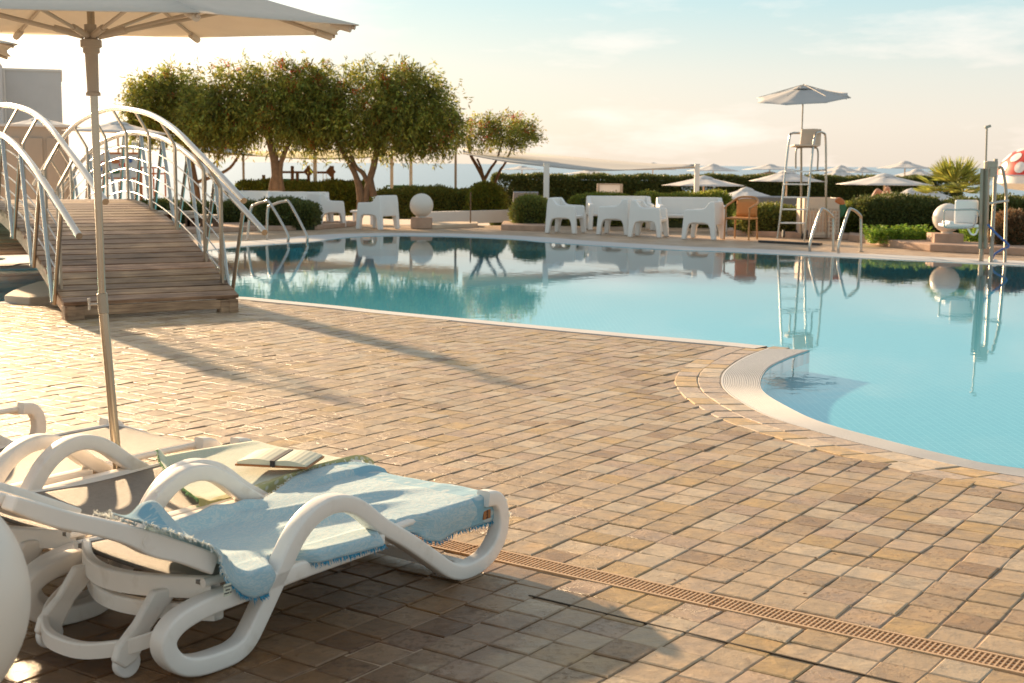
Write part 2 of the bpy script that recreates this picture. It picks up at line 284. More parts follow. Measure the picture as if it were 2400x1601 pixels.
# ---------------------------------------------------------------- mesh helpers
class MB:
    def __init__(s): s.v = []; s.f = []; s.c = []; s.uv = None
    def add(s, vs, fs, col=None):
        o = len(s.v); s.v += [tuple(map(float, p)) for p in vs]; s.f += [tuple(i + o for i in q) for q in fs]
        s.c += [col or (1, 1, 1, 1)] * len(fs)
    def box(s, c, d, rot=None, col=None):
        x, y, z = d[0] / 2, d[1] / 2, d[2] / 2
        vs = [Vector((a * x, b * y, e * z)) for a in (-1, 1) for b in (-1, 1) for e in (-1, 1)]
        if rot is not None: vs = [rot @ v for v in vs]
        s.add([v + Vector(c) for v in vs], [(0, 1, 3, 2), (4, 6, 7, 5), (0, 4, 5, 1), (2, 3, 7, 6), (0, 2, 6, 4), (1, 5, 7, 3)], col)
    def tube(s, pts, r, n=10, cap=True, col=None):
        pts = [Vector(p) for p in pts]; k = len(pts); rs = r if isinstance(r, (list, tuple)) else [r] * k
        t0 = (pts[1] - pts[0]).normalized(); up = Vector((0, 0, 1)) if abs(t0.z) < .9 else Vector((1, 0, 0))
        x = t0.cross(up).normalized(); vs = []
        for i, p in enumerate(pts):
            t = (pts[min(i + 1, k - 1)] - pts[max(i - 1, 0)]).normalized()
            x = (x - t * x.dot(t)).normalized(); y = t.cross(x)
            vs += [p + (x * math.cos(a) + y * math.sin(a)) * rs[i] for a in [2 * math.pi * j / n for j in range(n)]]
        fs = [(i * n + j, i * n + (j + 1) % n, (i + 1) * n + (j + 1) % n, (i + 1) * n + j) for i in range(k - 1) for j in range(n)]
        if cap: fs += [tuple(range(n))[::-1], tuple((k - 1) * n + j for j in range(n))]
        s.add(vs, fs, col)
    def prism(s, poly, z0, z1, col=None):
        n = len(poly); vs = [(p[0], p[1], z0) for p in poly] + [(p[0], p[1], z1) for p in poly]
        tri = tessellate_polygon([[Vector((p[0], p[1], 0)) for p in poly]])
        fs = [tuple(t) for t in tri] + [tuple(i + n for i in t) for t in tri] + [(i, (i + 1) % n, (i + 1) % n + n, i + n) for i in range(n)]
        s.add(vs, fs, col)
    def plate(s, poly, thick, fn, col=None):
        # poly in 2D, extruded by thickness; fn(a, b, t) -> 3D
        n = len(poly); vs = [fn(p[0], p[1], 0) for p in poly] + [fn(p[0], p[1], thick) for p in poly]
        fs = [tuple(range(n))[::-1], tuple(range(n, 2 * n))] + [(i, (i + 1) % n, (i + 1) % n + n, i + n) for i in range(n)]
        s.add(vs, fs, col)
    def lathe(s, prof, n=24, c=(0, 0, 0), col=None):
        vs = [(c[0] + r * math.cos(2 * math.pi * j / n), c[1] + r * math.sin(2 * math.pi * j / n), c[2] + z) for r, z in prof for j in range(n)]
        k = len(prof)
        fs = [(i * n + j, i * n + (j + 1) % n, (i + 1) * n + (j + 1) % n, (i + 1) * n + j) for i in range(k - 1) for j in range(n)]
        if prof[0][0] > 1e-4: fs.append(tuple(range(n))[::-1])
        if prof[-1][0] > 1e-4: fs.append(tuple((k - 1) * n + j for j in range(n)))
        s.add(vs, fs, col)
    def sphere(s, c, r, n=32, m_=20, sq=1.0):
        s.lathe([(max(r * math.sin(math.pi * i / m_), 1e-5), -r * sq * math.cos(math.pi * i / m_)) for i in range(m_ + 1)], n, c)
    def grid(s, P, col=None):
        # P: [nu][nv] points
        nu, nv = len(P), len(P[0]); vs = [p for row in P for p in row]
        s.add(vs, [(i * nv + j, (i + 1) * nv + j, (i + 1) * nv + j + 1, i * nv + j + 1) for i in range(nu - 1) for j in range(nv - 1)], col)
    def build(s, name, material, parent=None, smooth=None, bevel=0, solid=0, uv=None, sub=0):
        me = bpy.data.meshes.new(name); me.from_pydata(s.v, [], s.f)
        if uv is not None:
            l = me.uv_layers.new(name='UVMap'); idx = np.zeros(len(me.loops), dtype=np.int32); me.loops.foreach_get('vertex_index', idx)
            l.data.foreach_set('uv', np.asarray(uv, dtype=np.float32)[idx].ravel())
        if material.node_tree and any(n.type == 'ATTRIBUTE' for n in material.node_tree.nodes):
            a = me.attributes.new('tint', 'FLOAT_COLOR', 'FACE'); a.data.foreach_set('color', np.array([(*c, 1)[:4] for c in s.c], dtype=np.float32).ravel())
        me.materials.append(material)
        bm = bmesh.new(); bm.from_mesh(me); bmesh.ops.recalc_face_normals(bm, faces=bm.faces); bm.to_mesh(me); bm.free()
        me.validate()
        if smooth is not None:
            me.polygons.foreach_set('use_smooth', [True] * len(me.polygons)); me.set_sharp_from_angle(angle=R(smooth))
        o = bpy.data.objects.new(name, me); COL.objects.link(o)
        if parent: o.parent = parent
        if solid: md = o.modifiers.new('t', 'SOLIDIFY'); md.thickness = solid; md.offset = 0
        if sub: md = o.modifiers.new('s', 'SUBSURF'); md.levels = md.render_levels = sub
        if bevel: md = o.modifiers.new('b', 'BEVEL'); md.width = bevel; md.segments = 2; md.limit_method = 'ANGLE'
        return o
def tag(o, label=None, cat=None, group=None, kind=None):
    if label: o['label'] = label
    if cat: o['category'] = cat
    if group: o['group'] = group
    if kind: o['kind'] = kind
    return o
def thing(name, label, cat, loc=(0, 0, 0), rz=0, group=None):
    o = bpy.data.objects.new(name, None); COL.objects.link(o); o.location = tuple(map(float, loc)); o.rotation_euler = (0, 0, rz)
    o.empty_display_size = 0.1
    return tag(o, label, cat, group)
def copy_tree(o, parent=None):
    c = o.copy(); COL.objects.link(c)
    if parent is not None:
        c.parent = parent
    for ch in list(o.children): copy_tree(ch, c)
    return c
def dup(o, label, loc, rz=0, scale=None):
    c = copy_tree(o); c.location = tuple(map(float, loc)); c.rotation_euler = (0, 0, rz); c['label'] = label
    if scale: c.scale = scale if isinstance(scale, tuple) else (scale,) * 3
    return c
def catmull(P, n=8, closed=False):
    P = [np.array(p, float) for p in P]; k = len(P); out = []
    rng = range(k) if closed else range(k - 1)
    for i in rng:
        p1, p2 = P[i], P[(i + 1) % k]
        p0 = P[i - 1] if (closed or i > 0) else 2 * p1 - p2
        p3 = P[(i + 2) % k] if (closed or i + 2 < k) else 2 * p2 - p1
        for j in range(n):
            t = j / n; out.append(0.5 * (2 * p1 + (p2 - p0) * t + (2 * p0 - 5 * p1 + 4 * p2 - p3) * t * t + (3 * p1 - p0 - 3 * p2 + p3) * t ** 3))
    if not closed: out.append(P[-1])
    return out
def inpoly(pts, poly):
    pts = np.asarray(pts); poly = np.asarray(poly); x, y = pts[:, 0], pts[:, 1]; r = np.zeros(len(pts), bool); n = len(poly)
    for i in range(n):
        x1, y1 = poly[i]; x2, y2 = poly[(i + 1) % n]
        c = ((y1 > y) != (y2 > y)) & (x < (x2 - x1) * (y - y1) / (y2 - y1 + 1e-12) + x1); r ^= c
    return r
def offset(poly, d):
    P = np.asarray(poly); out = []
    for i in range(len(P)):
        t = P[min(i + 1, len(P) - 1)] - P[max(i - 1, 0)]; t = t / (np.linalg.norm(t) + 1e-9); out.append(P[i] + np.array([-t[1], t[0]]) * d)
    return np.array(out)
# ---------------------------------------------------------------- pool outline (ground plane, metres)
def G(pts): return [g(x, y)[:2] for x, y in pts]
cove_in = catmull(G([(1898, 820), (1845, 839), (1803, 861), (1784, 890), (1791, 918), (1845, 952), (1921, 987), (2055, 1025), (2227, 1067), (2400, 1098)]) + [np.array([3.3, 5.75]), np.array([6.0, 5.0])], 6)
cove_out = catmull(G([(1799, 816), (1745, 837), (1704, 864), (1690, 888), (1700, 914), (1745, 946), (1818, 981), (1952, 1021), (2151, 1071), (2400, 1117)]) + [np.array([3.2, 5.5]), np.array([6.0, 4.7])], 6)
near_edge = catmull([np.array([-6.6, 12.0]), g(0, 708)[:2], np.array([-4.4, 13.5]), np.array([-3.5, 13.95])] + G([(560, 696), (651, 704), (800, 718), (900, 729), (1068, 745), (1194, 757), (1489, 784), (1700, 802), (1799, 812)]), 5)
right_side = [np.array([14.0, 5.4]), np.array([16.0, 9.0]), np.array([14.0, 17.0])]
far_edge = catmull(G([(2700, 637), (2400, 622), (2067, 606), (1884, 598), (1695, 589), (1576, 585), (1398, 575), (1279, 567), (1200, 560), (1066, 554), (940, 552), (827, 555), (738, 565), (640, 572), (545, 579)]) + [np.array([-5.2, 20.0]), np.array([-5.75, 18.0]), np.array([-6.6, 17.35]), np.array([-7.3, 17.9]), np.array([-7.35, 19.4]), np.array([-9.5, 19.9]), np.array([-13.0, 18.0])], 5)
pool = [p for p in cove_in[::-1]]          # from right end to the tip
pool += near_edge[::-1]                     # tip corner to the left
pool += [np.array([-9.0, 12.2]), np.array([-13.0, 14.0])] + far_edge[::-1] + right_side[::-1]
pool = [np.array(p) for p in pool]
POOL = np.array(pool)
def struct(o, name=None): o['kind'] = 'structure'; return o
GZ = -0.0055
mb = MB()
outer = [(-45, -6), (45, -6), (45, 31), (-45, 31)]
polyA = [Vector((p[0], p[1], 0)) for p in outer]; polyB = [Vector((p[0], p[1], 0)) for p in POOL]
tri = tessellate_polygon([polyA, polyB]); vs = [(v.x, v.y, GZ) for v in polyA + polyB]
mb.add(vs, [tuple(t) for t in tri])
struct(mb.build('ground', M['ground']))
mb = MB(); mb.add([(-60, 31, GZ), (60, 31, GZ), (60, 31, -1.4), (-60, 31, -1.4), (-60, 75, -1.4), (60, 75, -1.4), (60, 75, -5), (-60, 75, -5)], [(0, 1, 2, 3), (3, 2, 5, 4), (4, 5, 6, 7)])
struct(mb.build('terrace_ground', M['stone_light']))
mb = MB(); mb.add([(-20000, 60, -4), (20000, 60, -4), (20000, 40000, -4), (-20000, 40000, -4)], [(0, 1, 2, 3)]); struct(mb.build('sea', M['sea']))
# pool basin: walls and a floor that falls away from the cove
mb = MB(); n = len(POOL)
vs = [(p[0], p[1], GZ - 0.0) for p in POOL] + [(p[0], p[1], -1.35) for p in POOL]
mb.add(vs, [(i, (i + 1) % n, (i + 1) % n + n, i + n) for i in range(n)])
mb.build('pool_wall', M['pool_wall']); pw = bpy.data.objects['pool_wall']; struct(pw)
mb = MB(); xs = np.linspace(-14, 17, 94); ys = np.linspace(4, 28, 97)
def floor_z(x, y):
    d = max(0.0, y - 9.6 + 0.12 * (x - 2)); st = -0.17
    return st - 0.22 * (1 - math.exp(-0.02 * d * d - 0.01 * d))
mb.grid([[(x, y, floor_z(x, y)) for y in ys] for x in xs]); struct(mb.build('pool_floor', M['mosaic'], smooth=40))
WZ = -0.010
mb = MB(); tri = tessellate_polygon([polyB]); vs = [(v.x, v.y, WZ) for v in polyB] + [(v.x, v.y, -1.9) for v in polyB]
mb.add(vs, [tuple(t) for t in tri] + [tuple(i + n for i in t) for t in tri] + [(i, (i + 1) % n, (i + 1) % n + n, i + n) for i in range(n)])
struct(mb.build('water', M['water']))
# coping: ridged strip round the cove, plain strips elsewhere
def resample(P, k):
    P = np.asarray(P); d = np.r_[0, np.cumsum(np.linalg.norm(np.diff(P, axis=0), axis=1))]; t = np.linspace(0, d[-1], k)
    return np.stack([np.interp(t, d, P[:, 0]), np.interp(t, d, P[:, 1])], 1)
ci, co = resample(cove_in, 120), resample(cove_out, 120)
mb = MB(); rows = []; K = 22
for a, b in zip(ci, co):
    row = [(a[0], a[1], -0.10), (a[0], a[1], -0.012), (a[0] + (b[0] - a[0]) * .02, a[1] + (b[1] - a[1]) * .02, 0.0)]
    for j in range(1, K):
        for q, zz in ((0.0, -0.004), (0.25, 0.002), (0.75, 0.002)):
            t = (j + q) / (K + 0.5); row.append((a[0] + (b[0] - a[0]) * t, a[1] + (b[1] - a[1]) * t, zz - 0.002))
    row += [(b[0], b[1], 0.0), (b[0], b[1], -0.02)]
    rows.append(row)
mb.grid(rows); struct(mb.build('pool_coping', M['coping'], smooth=30))
def strip(P, w, name, z=0.004, side=1):
    P = np.asarray(P); Q = offset(P, w * side); mb = MB()
    mb.grid([[(a[0], a[1], -0.10), (a[0], a[1], z - 0.012), (a[0] + (b[0] - a[0]) * .05, a[1] + (b[1] - a[1]) * .05, z), (b[0], b[1], z), (b[0], b[1], -0.02)] for a, b in zip(P, Q)])
    return struct(mb.build(name, M['coping'], smooth=30))
strip(near_edge, 0.20, 'pool_coping', side=-1)
strip(far_edge, 0.9, 'pool_coping', side=-1)
near_out = offset(near_edge, -0.20)

# ---------------------------------------------------------------- paving tiles in front of the pool
PAL = [((0.55, 0.41, 0.27), .20), ((0.62, 0.50, 0.36), .28), ((0.52, 0.36, 0.20), .45), ((0.42, 0.29, 0.18), .80), ((0.30, 0.18, 0.10), .90), ((0.55, 0.36, 0.15), .35), ((0.48, 0.34, 0.25), .55), ((0.58, 0.43, 0.30), .25)]
PW = np.array([.24, .17, .14, .12, .045, .06, .12, .105]); PW /= PW.sum()
MEAN = np.array([0.385, 0.268, 0.150])
def rnd_tile():
    c, p = PAL[RNG.choice(len(PAL), p=PW)]; v = RNG.uniform(.94, 1.06); c = MEAN + (np.array(c) * .80 - MEAN) * .68
    return (c[0] * v, c[1] * v, c[2] * v, min(1.0, p * RNG.uniform(.3, 1.5)))
def add_tile(mb, P4, h, col, inset=0.005):
    P4 = np.asarray(P4); c = P4.mean(0); tilt = RNG.normal(0, 0.004, 2); z = [h + (p - c) @ tilt * 4 * .5 for p in P4]
    jit = RNG.normal(0, .0021, (4, 2)); P4 = P4 + jit
    I = c + (P4 - c) * (1 - inset / 0.07)
    vs = [(p[0], p[1], -0.02) for p in P4] + [(p[0], p[1], zz - 0.003) for p, zz in zip(P4, z)] + [(p[0], p[1], zz) for p, zz in zip(I, z)]
    fs = [(8, 9, 10, 11)] + [(i, (i + 1) % 4, (i + 1) % 4 + 4, i + 4) for i in range(4)] + [(i + 4, (i + 1) % 4 + 4, (i + 1) % 4 + 8, i + 8) for i in range(4)]
    mb.add(vs, fs, col)
border = offset(cove_out, -0.31)
near_b = offset(near_edge, -0.20 - 0.02)
cut1 = list(cove_in) + list(border[::-1]); cut2 = list(near_edge) + list(near_b[::-1])
dA = np.array([math.cos(R(-34.2)), math.sin(R(-34.2))]); dB = np.array([math.cos(R(56.0)), math.sin(R(56.0))])
# drain line
D0 = (g(1190, 1294)[:2] + g(1166, 1315.6)[:2]) / 2; dD = np.array([math.cos(R(-34.95)), math.sin(R(-34.95))]); nD = np.array([-dD[1], dD[0]]); DW = 0.058
dA2 = dD; dB2 = np.array([math.cos(R(54.4)), math.sin(R(54.4))])
mb = MB(); T = 0.1435
def region(zone, o0, a, b, tt):
    ps = []; jj = {}
    for i in range(-140, 141):
        off = RNG.normal(0, 0.012)
        for j in range(-140, 141):
            c = o0 + a * (i * tt) + b * (j * tt + off); ps.append((c[0], c[1], i, j))
    ps = np.array(ps); q = ps[:, :2]
    ok = (np.abs(q[:, 0]) < 0.42 * q[:, 1] + 1.3) & (q[:, 1] > 2.2) & (q[:, 1] < 16)
    sd_ = (q - D0) @ nD
    ok &= (sd_ > DW + .035) if zone else (sd_ < -DW - .035)
    ps = ps[ok]; q = ps[:, :2]; ok = ~inpoly(q, POOL) & ~inpoly(q, cut1) & ~inpoly(q, cut2)
    return ps[ok][:, :2]
for zone, o0, a, b, tt in ((True, D0 + nD * (DW + .075), dA, dB, T), (False, D0 - nD * (DW + .075), dA2, dB2, 0.1395)):
    for c in region(zone, o0, a, b, tt):
        w = tt / 2 - RNG.uniform(.0010, .0027); h = tt / 2 - RNG.uniform(.0010, .0027)
        add_tile(mb, [c - a * w - b * h, c + a * w - b * h, c + a * w + b * h, c - a * w + b * h], RNG.normal(0, .0013), rnd_tile())
# two curved border rows
for k, d in enumerate((0.008, 0.156)):
    P = resample(offset(cove_out, -d), 44); Q = resample(offset(cove_out, -d - .144), 44)
    for i in range(43):
        a0, a1, b0, b1 = P[i], P[i + 1], Q[i], Q[i + 1]; e = 0.018
        c = RNG.choice(3); col = [(0.56, 0.38, 0.19, .2), (0.60, 0.47, 0.33, .2), (0.50, 0.38, 0.28, .3)][c]
        add_tile(mb, [a0 + (a1 - a0) * e, a1 - (a1 - a0) * e, b1 - (b1 - b0) * e, b0 + (b1 - b0) * e], 0.0 + RNG.normal(0, .0012), col)
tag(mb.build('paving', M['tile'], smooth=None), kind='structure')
# grated channel
t = thing('drain_channel', 'long tan slotted drain grate set in the paving beside the loungers', 'drain')
mb = MB(); rz = Matrix.Rotation(R(-34.95), 3, 'Z')
for s0 in range(-4, 3):
    c = D0 + dD * (s0 * 1.0 + .35); 
    for oo in (-DW + .006, DW - .006): mb.box((*(c + nD * oo), -0.004), (0.994, 0.012, 0.014), rz)
    for oo in (-.026, 0, .026): mb.box((*(c + nD * oo), -0.006), (0.994, 0.005, 0.012), rz)
    for q in range(62):
        p = c + dD * (-.49 + q * .016); mb.box((*p, -0.004), (0.0055, DW * 2 - .02, 0.012), rz)
mb.build('grate', M['drain'], t)
mb = MB(); c = D0 + dD * (-.6); mb.box((*c, -0.0095), (7.2, DW * 2, 0.003), rz); mb.build('channel', M['drain_dark'], t)
ja, jb = g(1240, 1396)[:2], g(2300, 1647)[:2]; jd = (jb - ja) / np.linalg.norm(jb - ja); mb = MB()
mb.box((*((ja + jb) / 2), -.001), (np.linalg.norm(jb - ja), .007, .006), Matrix.Rotation(math.atan2(jd[1], jd[0]), 3, 'Z')); struct(mb.build('paving_joint', M['drain_dark']))
# stone platform at the water's edge left of the bridge
pp = [g(x, y, .07)[:2] for x, y in [(10, 692), (30, 680), (52, 671), (90, 659), (117, 657), (150, 664), (160, 690), (122, 694), (69, 697)]]
mb = MB(); mb.prism(pp, -0.3, .07); tag(mb.build('stone_platform', M['stone_light'], bevel=.015), 'low cream stone slab standing out over the water beside the bridge', 'slab')

# ---------------------------------------------------------------- footbridge
BLc = np.array([-3.933, 11.734]); br = thing('footbridge', 'arched wooden footbridge with curved steel handrails over the pool', 'bridge', (*BLc, 0), math.atan2(.52, .854))
W = 1.6; MID = 3.5
def mirror(tab): return tab + [(2 * MID - s, z) for s, z in tab[::-1] if s < MID - .01]
def curve(tab):
    t = mirror(tab); P = catmull(t, 8); a = np.array(P); return lambda s: float(np.interp(s, a[:, 0], a[:, 1]))
zd = curve([(-.02, .158), (.46, .303), (.88, .462), (1.8, .726), (2.69, .889), (3.5, .962)])
zl = curve([(-.66, .776), (.21, 1.084), (1.09, 1.37), (1.9, 1.57), (2.56, 1.663), (3.5, 1.717)])
zu = curve([(-.72, 1.06), (-.13, 1.27), (.51, 1.485), (1.21, 1.71), (1.97, 1.87), (2.8, 1.955), (3.5, 1.985)])
mb = MB(); s = 0.0
while s < 2 * MID:
    sl = math.atan((zd(s + .1) - zd(s)) / .1); w = 0.118; v = random.uniform(.62, 1.3); cc = (v, v * random.uniform(.93, 1), v * random.uniform(.88, 1), 1)
    sm = s + w / 2 * math.cos(sl)
    mb.box((W / 2 + random.uniform(-.004, .004), sm, zd(sm) - .018), (W, w, 0.036), Matrix.Rotation(sl, 3, 'X'), cc); s += (w + .020) * math.cos(sl)
mb.build('deck', M['wood'], br, bevel=.004)
for u in (0.06, W - .06):
    mb = MB(); ss = np.linspace(.0, 2 * MID, 50); top = [(x, zd(x) - .04) for x in ss]; bot = [(x, max(zd(x) - .17, .0 if x < .4 or x > 6.6 else 0)) for x in ss[::-1]]
    mb.plate(top + bot, .07, lambda a, b, t, u=u: (u - .035 + t, a, b)); mb.build('side_beam', M['wood'], br)
for u, s0 in ((.09, .075), (W - .09, .075), (.09, 6.92), (W - .09, 6.92)):
    mb = MB(); mb.box((u, s0, .055), (.17, .14, .13)); mb.build('leg', M['wood'], br, bevel=.006)
mb = MB(); mb.box((W / 2, .035, .078), (W - .34, .045, .085)); mb.build('front_board', M['wood'], br, bevel=.004)
SU = np.linspace(-.72, 7.72, 60)
for side in (0, 1):
    X = (lambda u: u) if side == 0 else (lambda u: W - u)
    mb = MB(); mb.tube([(X(.2), s, zu(s)) for s in SU], .029, 14); mb.build('handrail', M['steel'], br, smooth=60)
    mb = MB(); mb.tube([(X(-.01), s, zl(s)) for s in np.linspace(-.66, 7.66, 60)], .029, 14); mb.build('lower_rail', M['steel'], br, smooth=60)
    posts = [.32, .80, 1.70, 2.60, 3.50, 4.40, 5.30, 6.20, 6.68]
    for s in posts:
        mb = MB(); zt = zu(s) - .02; zk = zt - .25
        pr = [(X(.05), zd(s) - .02), (X(.05), zk), (X(.075), zk + .05), (X(.19), zt)]
        hw = .028; th = .011; rows = []
        for i, (x, z) in enumerate(pr):
            rows.append([(x - th, s - hw, z), (x + th, s - hw, z), (x + th, s + hw, z), (x - th, s + hw, z), (x - th, s - hw, z)])
        mb.grid(rows); mb.build('post', M['steel_matt'], br)
    for k in range(5):
        f = .12 + .17 * k; mb = MB()
        mb.tube([(X(.05), s, zd(s) + (zl(s) - .0 - zd(s)) * f) for s in np.linspace(.30, 6.70, 40)], .007, 6); mb.build('rail_rod', M['steel'], br, smooth=60)
    bot = [.30, 1.1, 1.95, 2.80, 3.50, 4.20, 5.05, 5.9, 6.7]; tops = [-.1, .68, 1.5, 2.35, 3.15, 3.85, 4.65, 5.5, 6.32, 7.1]
    for i, b in enumerate(bot):
        for tpt in (tops[i], tops[i + 1]):
            mb = MB(); mb.tube([(X(-.025), b + (.03 if tpt > b else -.03), zd(b) - .13), (X(-.02), tpt, zl(tpt) - .02)], .019, 10); mb.sphere((X(-.045), b, zd(b) - .12), .014, 8, 6)
            mb.build('strut', M['steel'], br, smooth=60)

# ---------------------------------------------------------------- sun loungers
LA = g(470, 1592)[:2]; LD = R(52.39); lx = np.array([math.cos(LD), math.sin(LD)]); ly = np.array([-lx[1], lx[0]])
FR = [(0.735, 0.222), (0.555, 0.218), (0.372, 0.212), (0.227, 0.203), (0.136, 0.198), (0.033, 0.191), (-0.051, 0.172), (-0.094, 0.138), (-0.093, 0.096), (-0.055, 0.054), (0.007, 0.032), (0.093, 0.028), (0.144, 0.034), (0.187, 0.058), (0.243, 0.130), (0.309, 0.222), (0.374, 0.310), (0.435, 0.358), (0.502, 0.380), (0.57, 0.376), (0.642, 0.344), (0.735, 0.272), (0.85, 0.2), (0.969, 0.117), (1.062, 0.052), (1.13, 0.028), (1.201, 0.028), (1.273, 0.047), (1.328, 0.094), (1.349, 0.148), (1.343, 0.207), (1.312, 0.246), (1.26, 0.255)]
def sweep2d(mb, path, y0, wy, hz, rnd=.009, ysc=None):
    P = catmull(path, 4); P = np.array(P); rows = []
    sec = []
    for (cx_, cy_, a0) in ((1, 1, 0), (-1, 1, 90), (-1, -1, 180), (1, -1, 270)):
        for q in (0, 30, 60, 90): a = R(a0 + q); sec.append((cx_ * (wy / 2 - rnd) + rnd * math.cos(a), cy_ * (hz / 2 - rnd) + rnd * math.sin(a)))
    for i in range(len(P)):
        t = P[min(i + 1, len(P) - 1)] - P[max(i - 1, 0)]; t /= np.linalg.norm(t); nn = np.array([-t[1], t[0]])
        rows.append([(P[i][0] + nn[0] * b, y0 + a, P[i][1] + nn[1] * b) for a, b in sec])
    n_ = len(sec); vs = [p for r_ in rows for p in r_]; k = len(rows)
    mb.add(vs, [(i * n_ + j, i * n_ + (j + 1) % n_, (i + 1) * n_ + (j + 1) % n_, (i + 1) * n_ + j) for i in range(k - 1) for j in range(n_)] + [tuple(range(n_))[::-1], tuple((k - 1) * n_ + j for j in range(n_))])
LW = .70
def seat_z(s): return .248 - .022 * math.exp(-((s - .55) / .35) ** 2)
def back_z(s): return .318 + (.08 - s) * .50 - .05 * ((.08 - s) * (.62 - (.08 - s)))
def make_lounger(label, group):
    t = thing('sun_lounger', label, 'sun lounger', (*LA, 0), LD, group)
    for y in (.029, LW - .029):
        mb = MB(); sweep2d(mb, FR, y, .058, .054); mb.build('side_frame', M['plastic'], t, smooth=38)
    # seat
    mb = MB(); rows = []
    for i in range(36):
        row = []
        for j in range(13):
            v = j / 12; y = .055 + v * (LW - .11); s = .06 + (1.30 + .11 * math.sin(math.pi * v) - .06) * i / 35
            e = max(0, s - 1.27); row.append((s, y, seat_z(s) - .010 * math.sin(math.pi * v) - e * e * 3))
        rows.append(row)
    mb.grid(rows); mb.build('seat', M['sling'], t, smooth=60, solid=.012)
    mb = MB(); mb.tube([r_[0] for r_ in rows] + rows[-1][1:-1] + [r_[-1] for r_ in rows[::-1]], .013, 8); mb.build('seat_rim', M['plastic'], t, smooth=60)
    # backrest
    top = [(.078, .333), (-.046, .397), (-.156, .451), (-.271, .501), (-.364, .538), (-.454, .579), (-.528, .612)]
    bot = [(-.545, .580), (-.44, .520), (-.312, .468), (-.225, .427), (-.145, .376), (-.05, .335), (.052, .280)]
    top = [tuple(p) for p in catmull(top, 4)]; bot = [tuple(p) for p in catmull(bot, 4)]
    mb = MB()
    for y0 in (0.0, LW - .05): mb.plate(top + bot, .05, lambda a, b, q, y0=y0: (a, y0 + q, b))
    mb.plate([(-.50, .60), (-.54, .618), (-.553, .59), (-.51, .57)], LW - .10, lambda a, b, q: (a, .05 + q, b))
    mb.plate([(.09, .325), (.05, .342), (.04, .30), (.08, .285)], LW - .10, lambda a, b, q: (a, .05 + q, b))
    bf = mb.build('backrest_frame', M['plastic'], t, bevel=.006)
    mb = MB(); mb.tube([(-.16, -.0015, .423), (-.16, .001, .423)], .017, 28); mb.build('pivot_cap', M['plastic'], bf, smooth=40)
    mb = MB(); rows = []
    for i in range(20):
        s = .07 - .59 * i / 19; zt = float(np.interp(-s, [-p[0] for p in top], [p[1] for p in top]))
        rows.append([(s, .045 + (LW - .09) * j / 10, zt - .008 - .022 * math.sin(math.pi * j / 10)) for j in range(11)])
    mb.grid(rows); mb.build('backrest_sling', M['sling'], t, smooth=60, solid=.01)
    # rear cross bars, carriage and wheels
    for zc, s0, bow, hh in ((.225, .10, .13, .06), (.150, .11, .12, .045)):
        mb = MB(); rows = []
        for i in range(21):
            v = i / 20; s = s0 - bow * math.sin(math.pi * v); y = .05 + v * (LW - .10); q = .016
            rows.append([(s - q, y, zc - hh / 2), (s + q, y, zc - hh / 2), (s + q, y, zc + hh / 2), (s - q, y, zc + hh / 2), (s - q, y, zc - hh / 2)])
        mb.grid(rows); mb.build('cross_bar', M['plastic'], t, bevel=.006, smooth=40)
    mb = MB(); P = catmull([(.14, .07, .19), (.02, .085, .14), (-.09, .13, .10), (-.17, .24, .075), (-.19, .35, .07), (-.17, .46, .075), (-.09, .57, .10), (.02, .615, .14), (.14, .63, .19)], 5)
    rows = [[(p[0] - .012, p[1], p[2] - .022), (p[0] + .016, p[1], p[2] - .022), (p[0] + .016, p[1], p[2] + .022), (p[0] - .012, p[1], p[2] + .022), (p[0] - .012, p[1], p[2] - .022)] for p in P]
    mb.grid(rows); cg = mb.build('carriage_bar', M['plastic'], t, bevel=.007, smooth=40)
    for y in (.17, .53):
        mb = MB(); mb.plate([(.03, .22), (-.03, .225), (-.09, .15), (-.15, .10), (-.165, .06), (-.13, .03), (-.09, .045), (-.04, .12), (.04, .19)], .026, lambda a, b, q, y=y: (a, y + q - .02, b)); mb.build('wheel_bracket', M['plastic'], cg, bevel=.008)
        mb = MB(); mb.tube([(-.115, y - .012, .04), (-.115, y + .012, .04)], .04, 20); mb.build('wheel', M['resin'], cg, smooth=40, bevel=.004)
    mb = MB(); mb.box((1.16, LW / 2, .035), (.05, LW - .1, .04)); mb.box((.80, LW / 2, .205), (.05, LW - .1, .035)); mb.build('stretcher', M['plastic'], t, bevel=.008)
    for y in (.03, LW - .03):
        mb = MB(); mb.box((1.16, y, .006), (.10, .05, .012)); mb.build('foot_pad', M['collar'], t, bevel=.003)
    return t
GL = 'white plastic sun loungers standing side by side'
L1 = make_lounger('white reclined lounger with the blue towel, nearest to the camera', GL)
def lp(s, o): return LA + lx * s + ly * o
L2 = dup(L1, 'white lounger under the pale green towel and open notebook', (*lp(.05, .702), 0), LD)
L3 = dup(L1, 'white lounger with bare grey mesh seat just behind the parasol pole', (*lp(-.04, 1.46), 0), LD)
L4 = dup(L1, 'white lounger at the left edge, only its curled front foot in view', (*lp(-.05, 2.72), 0), LD)

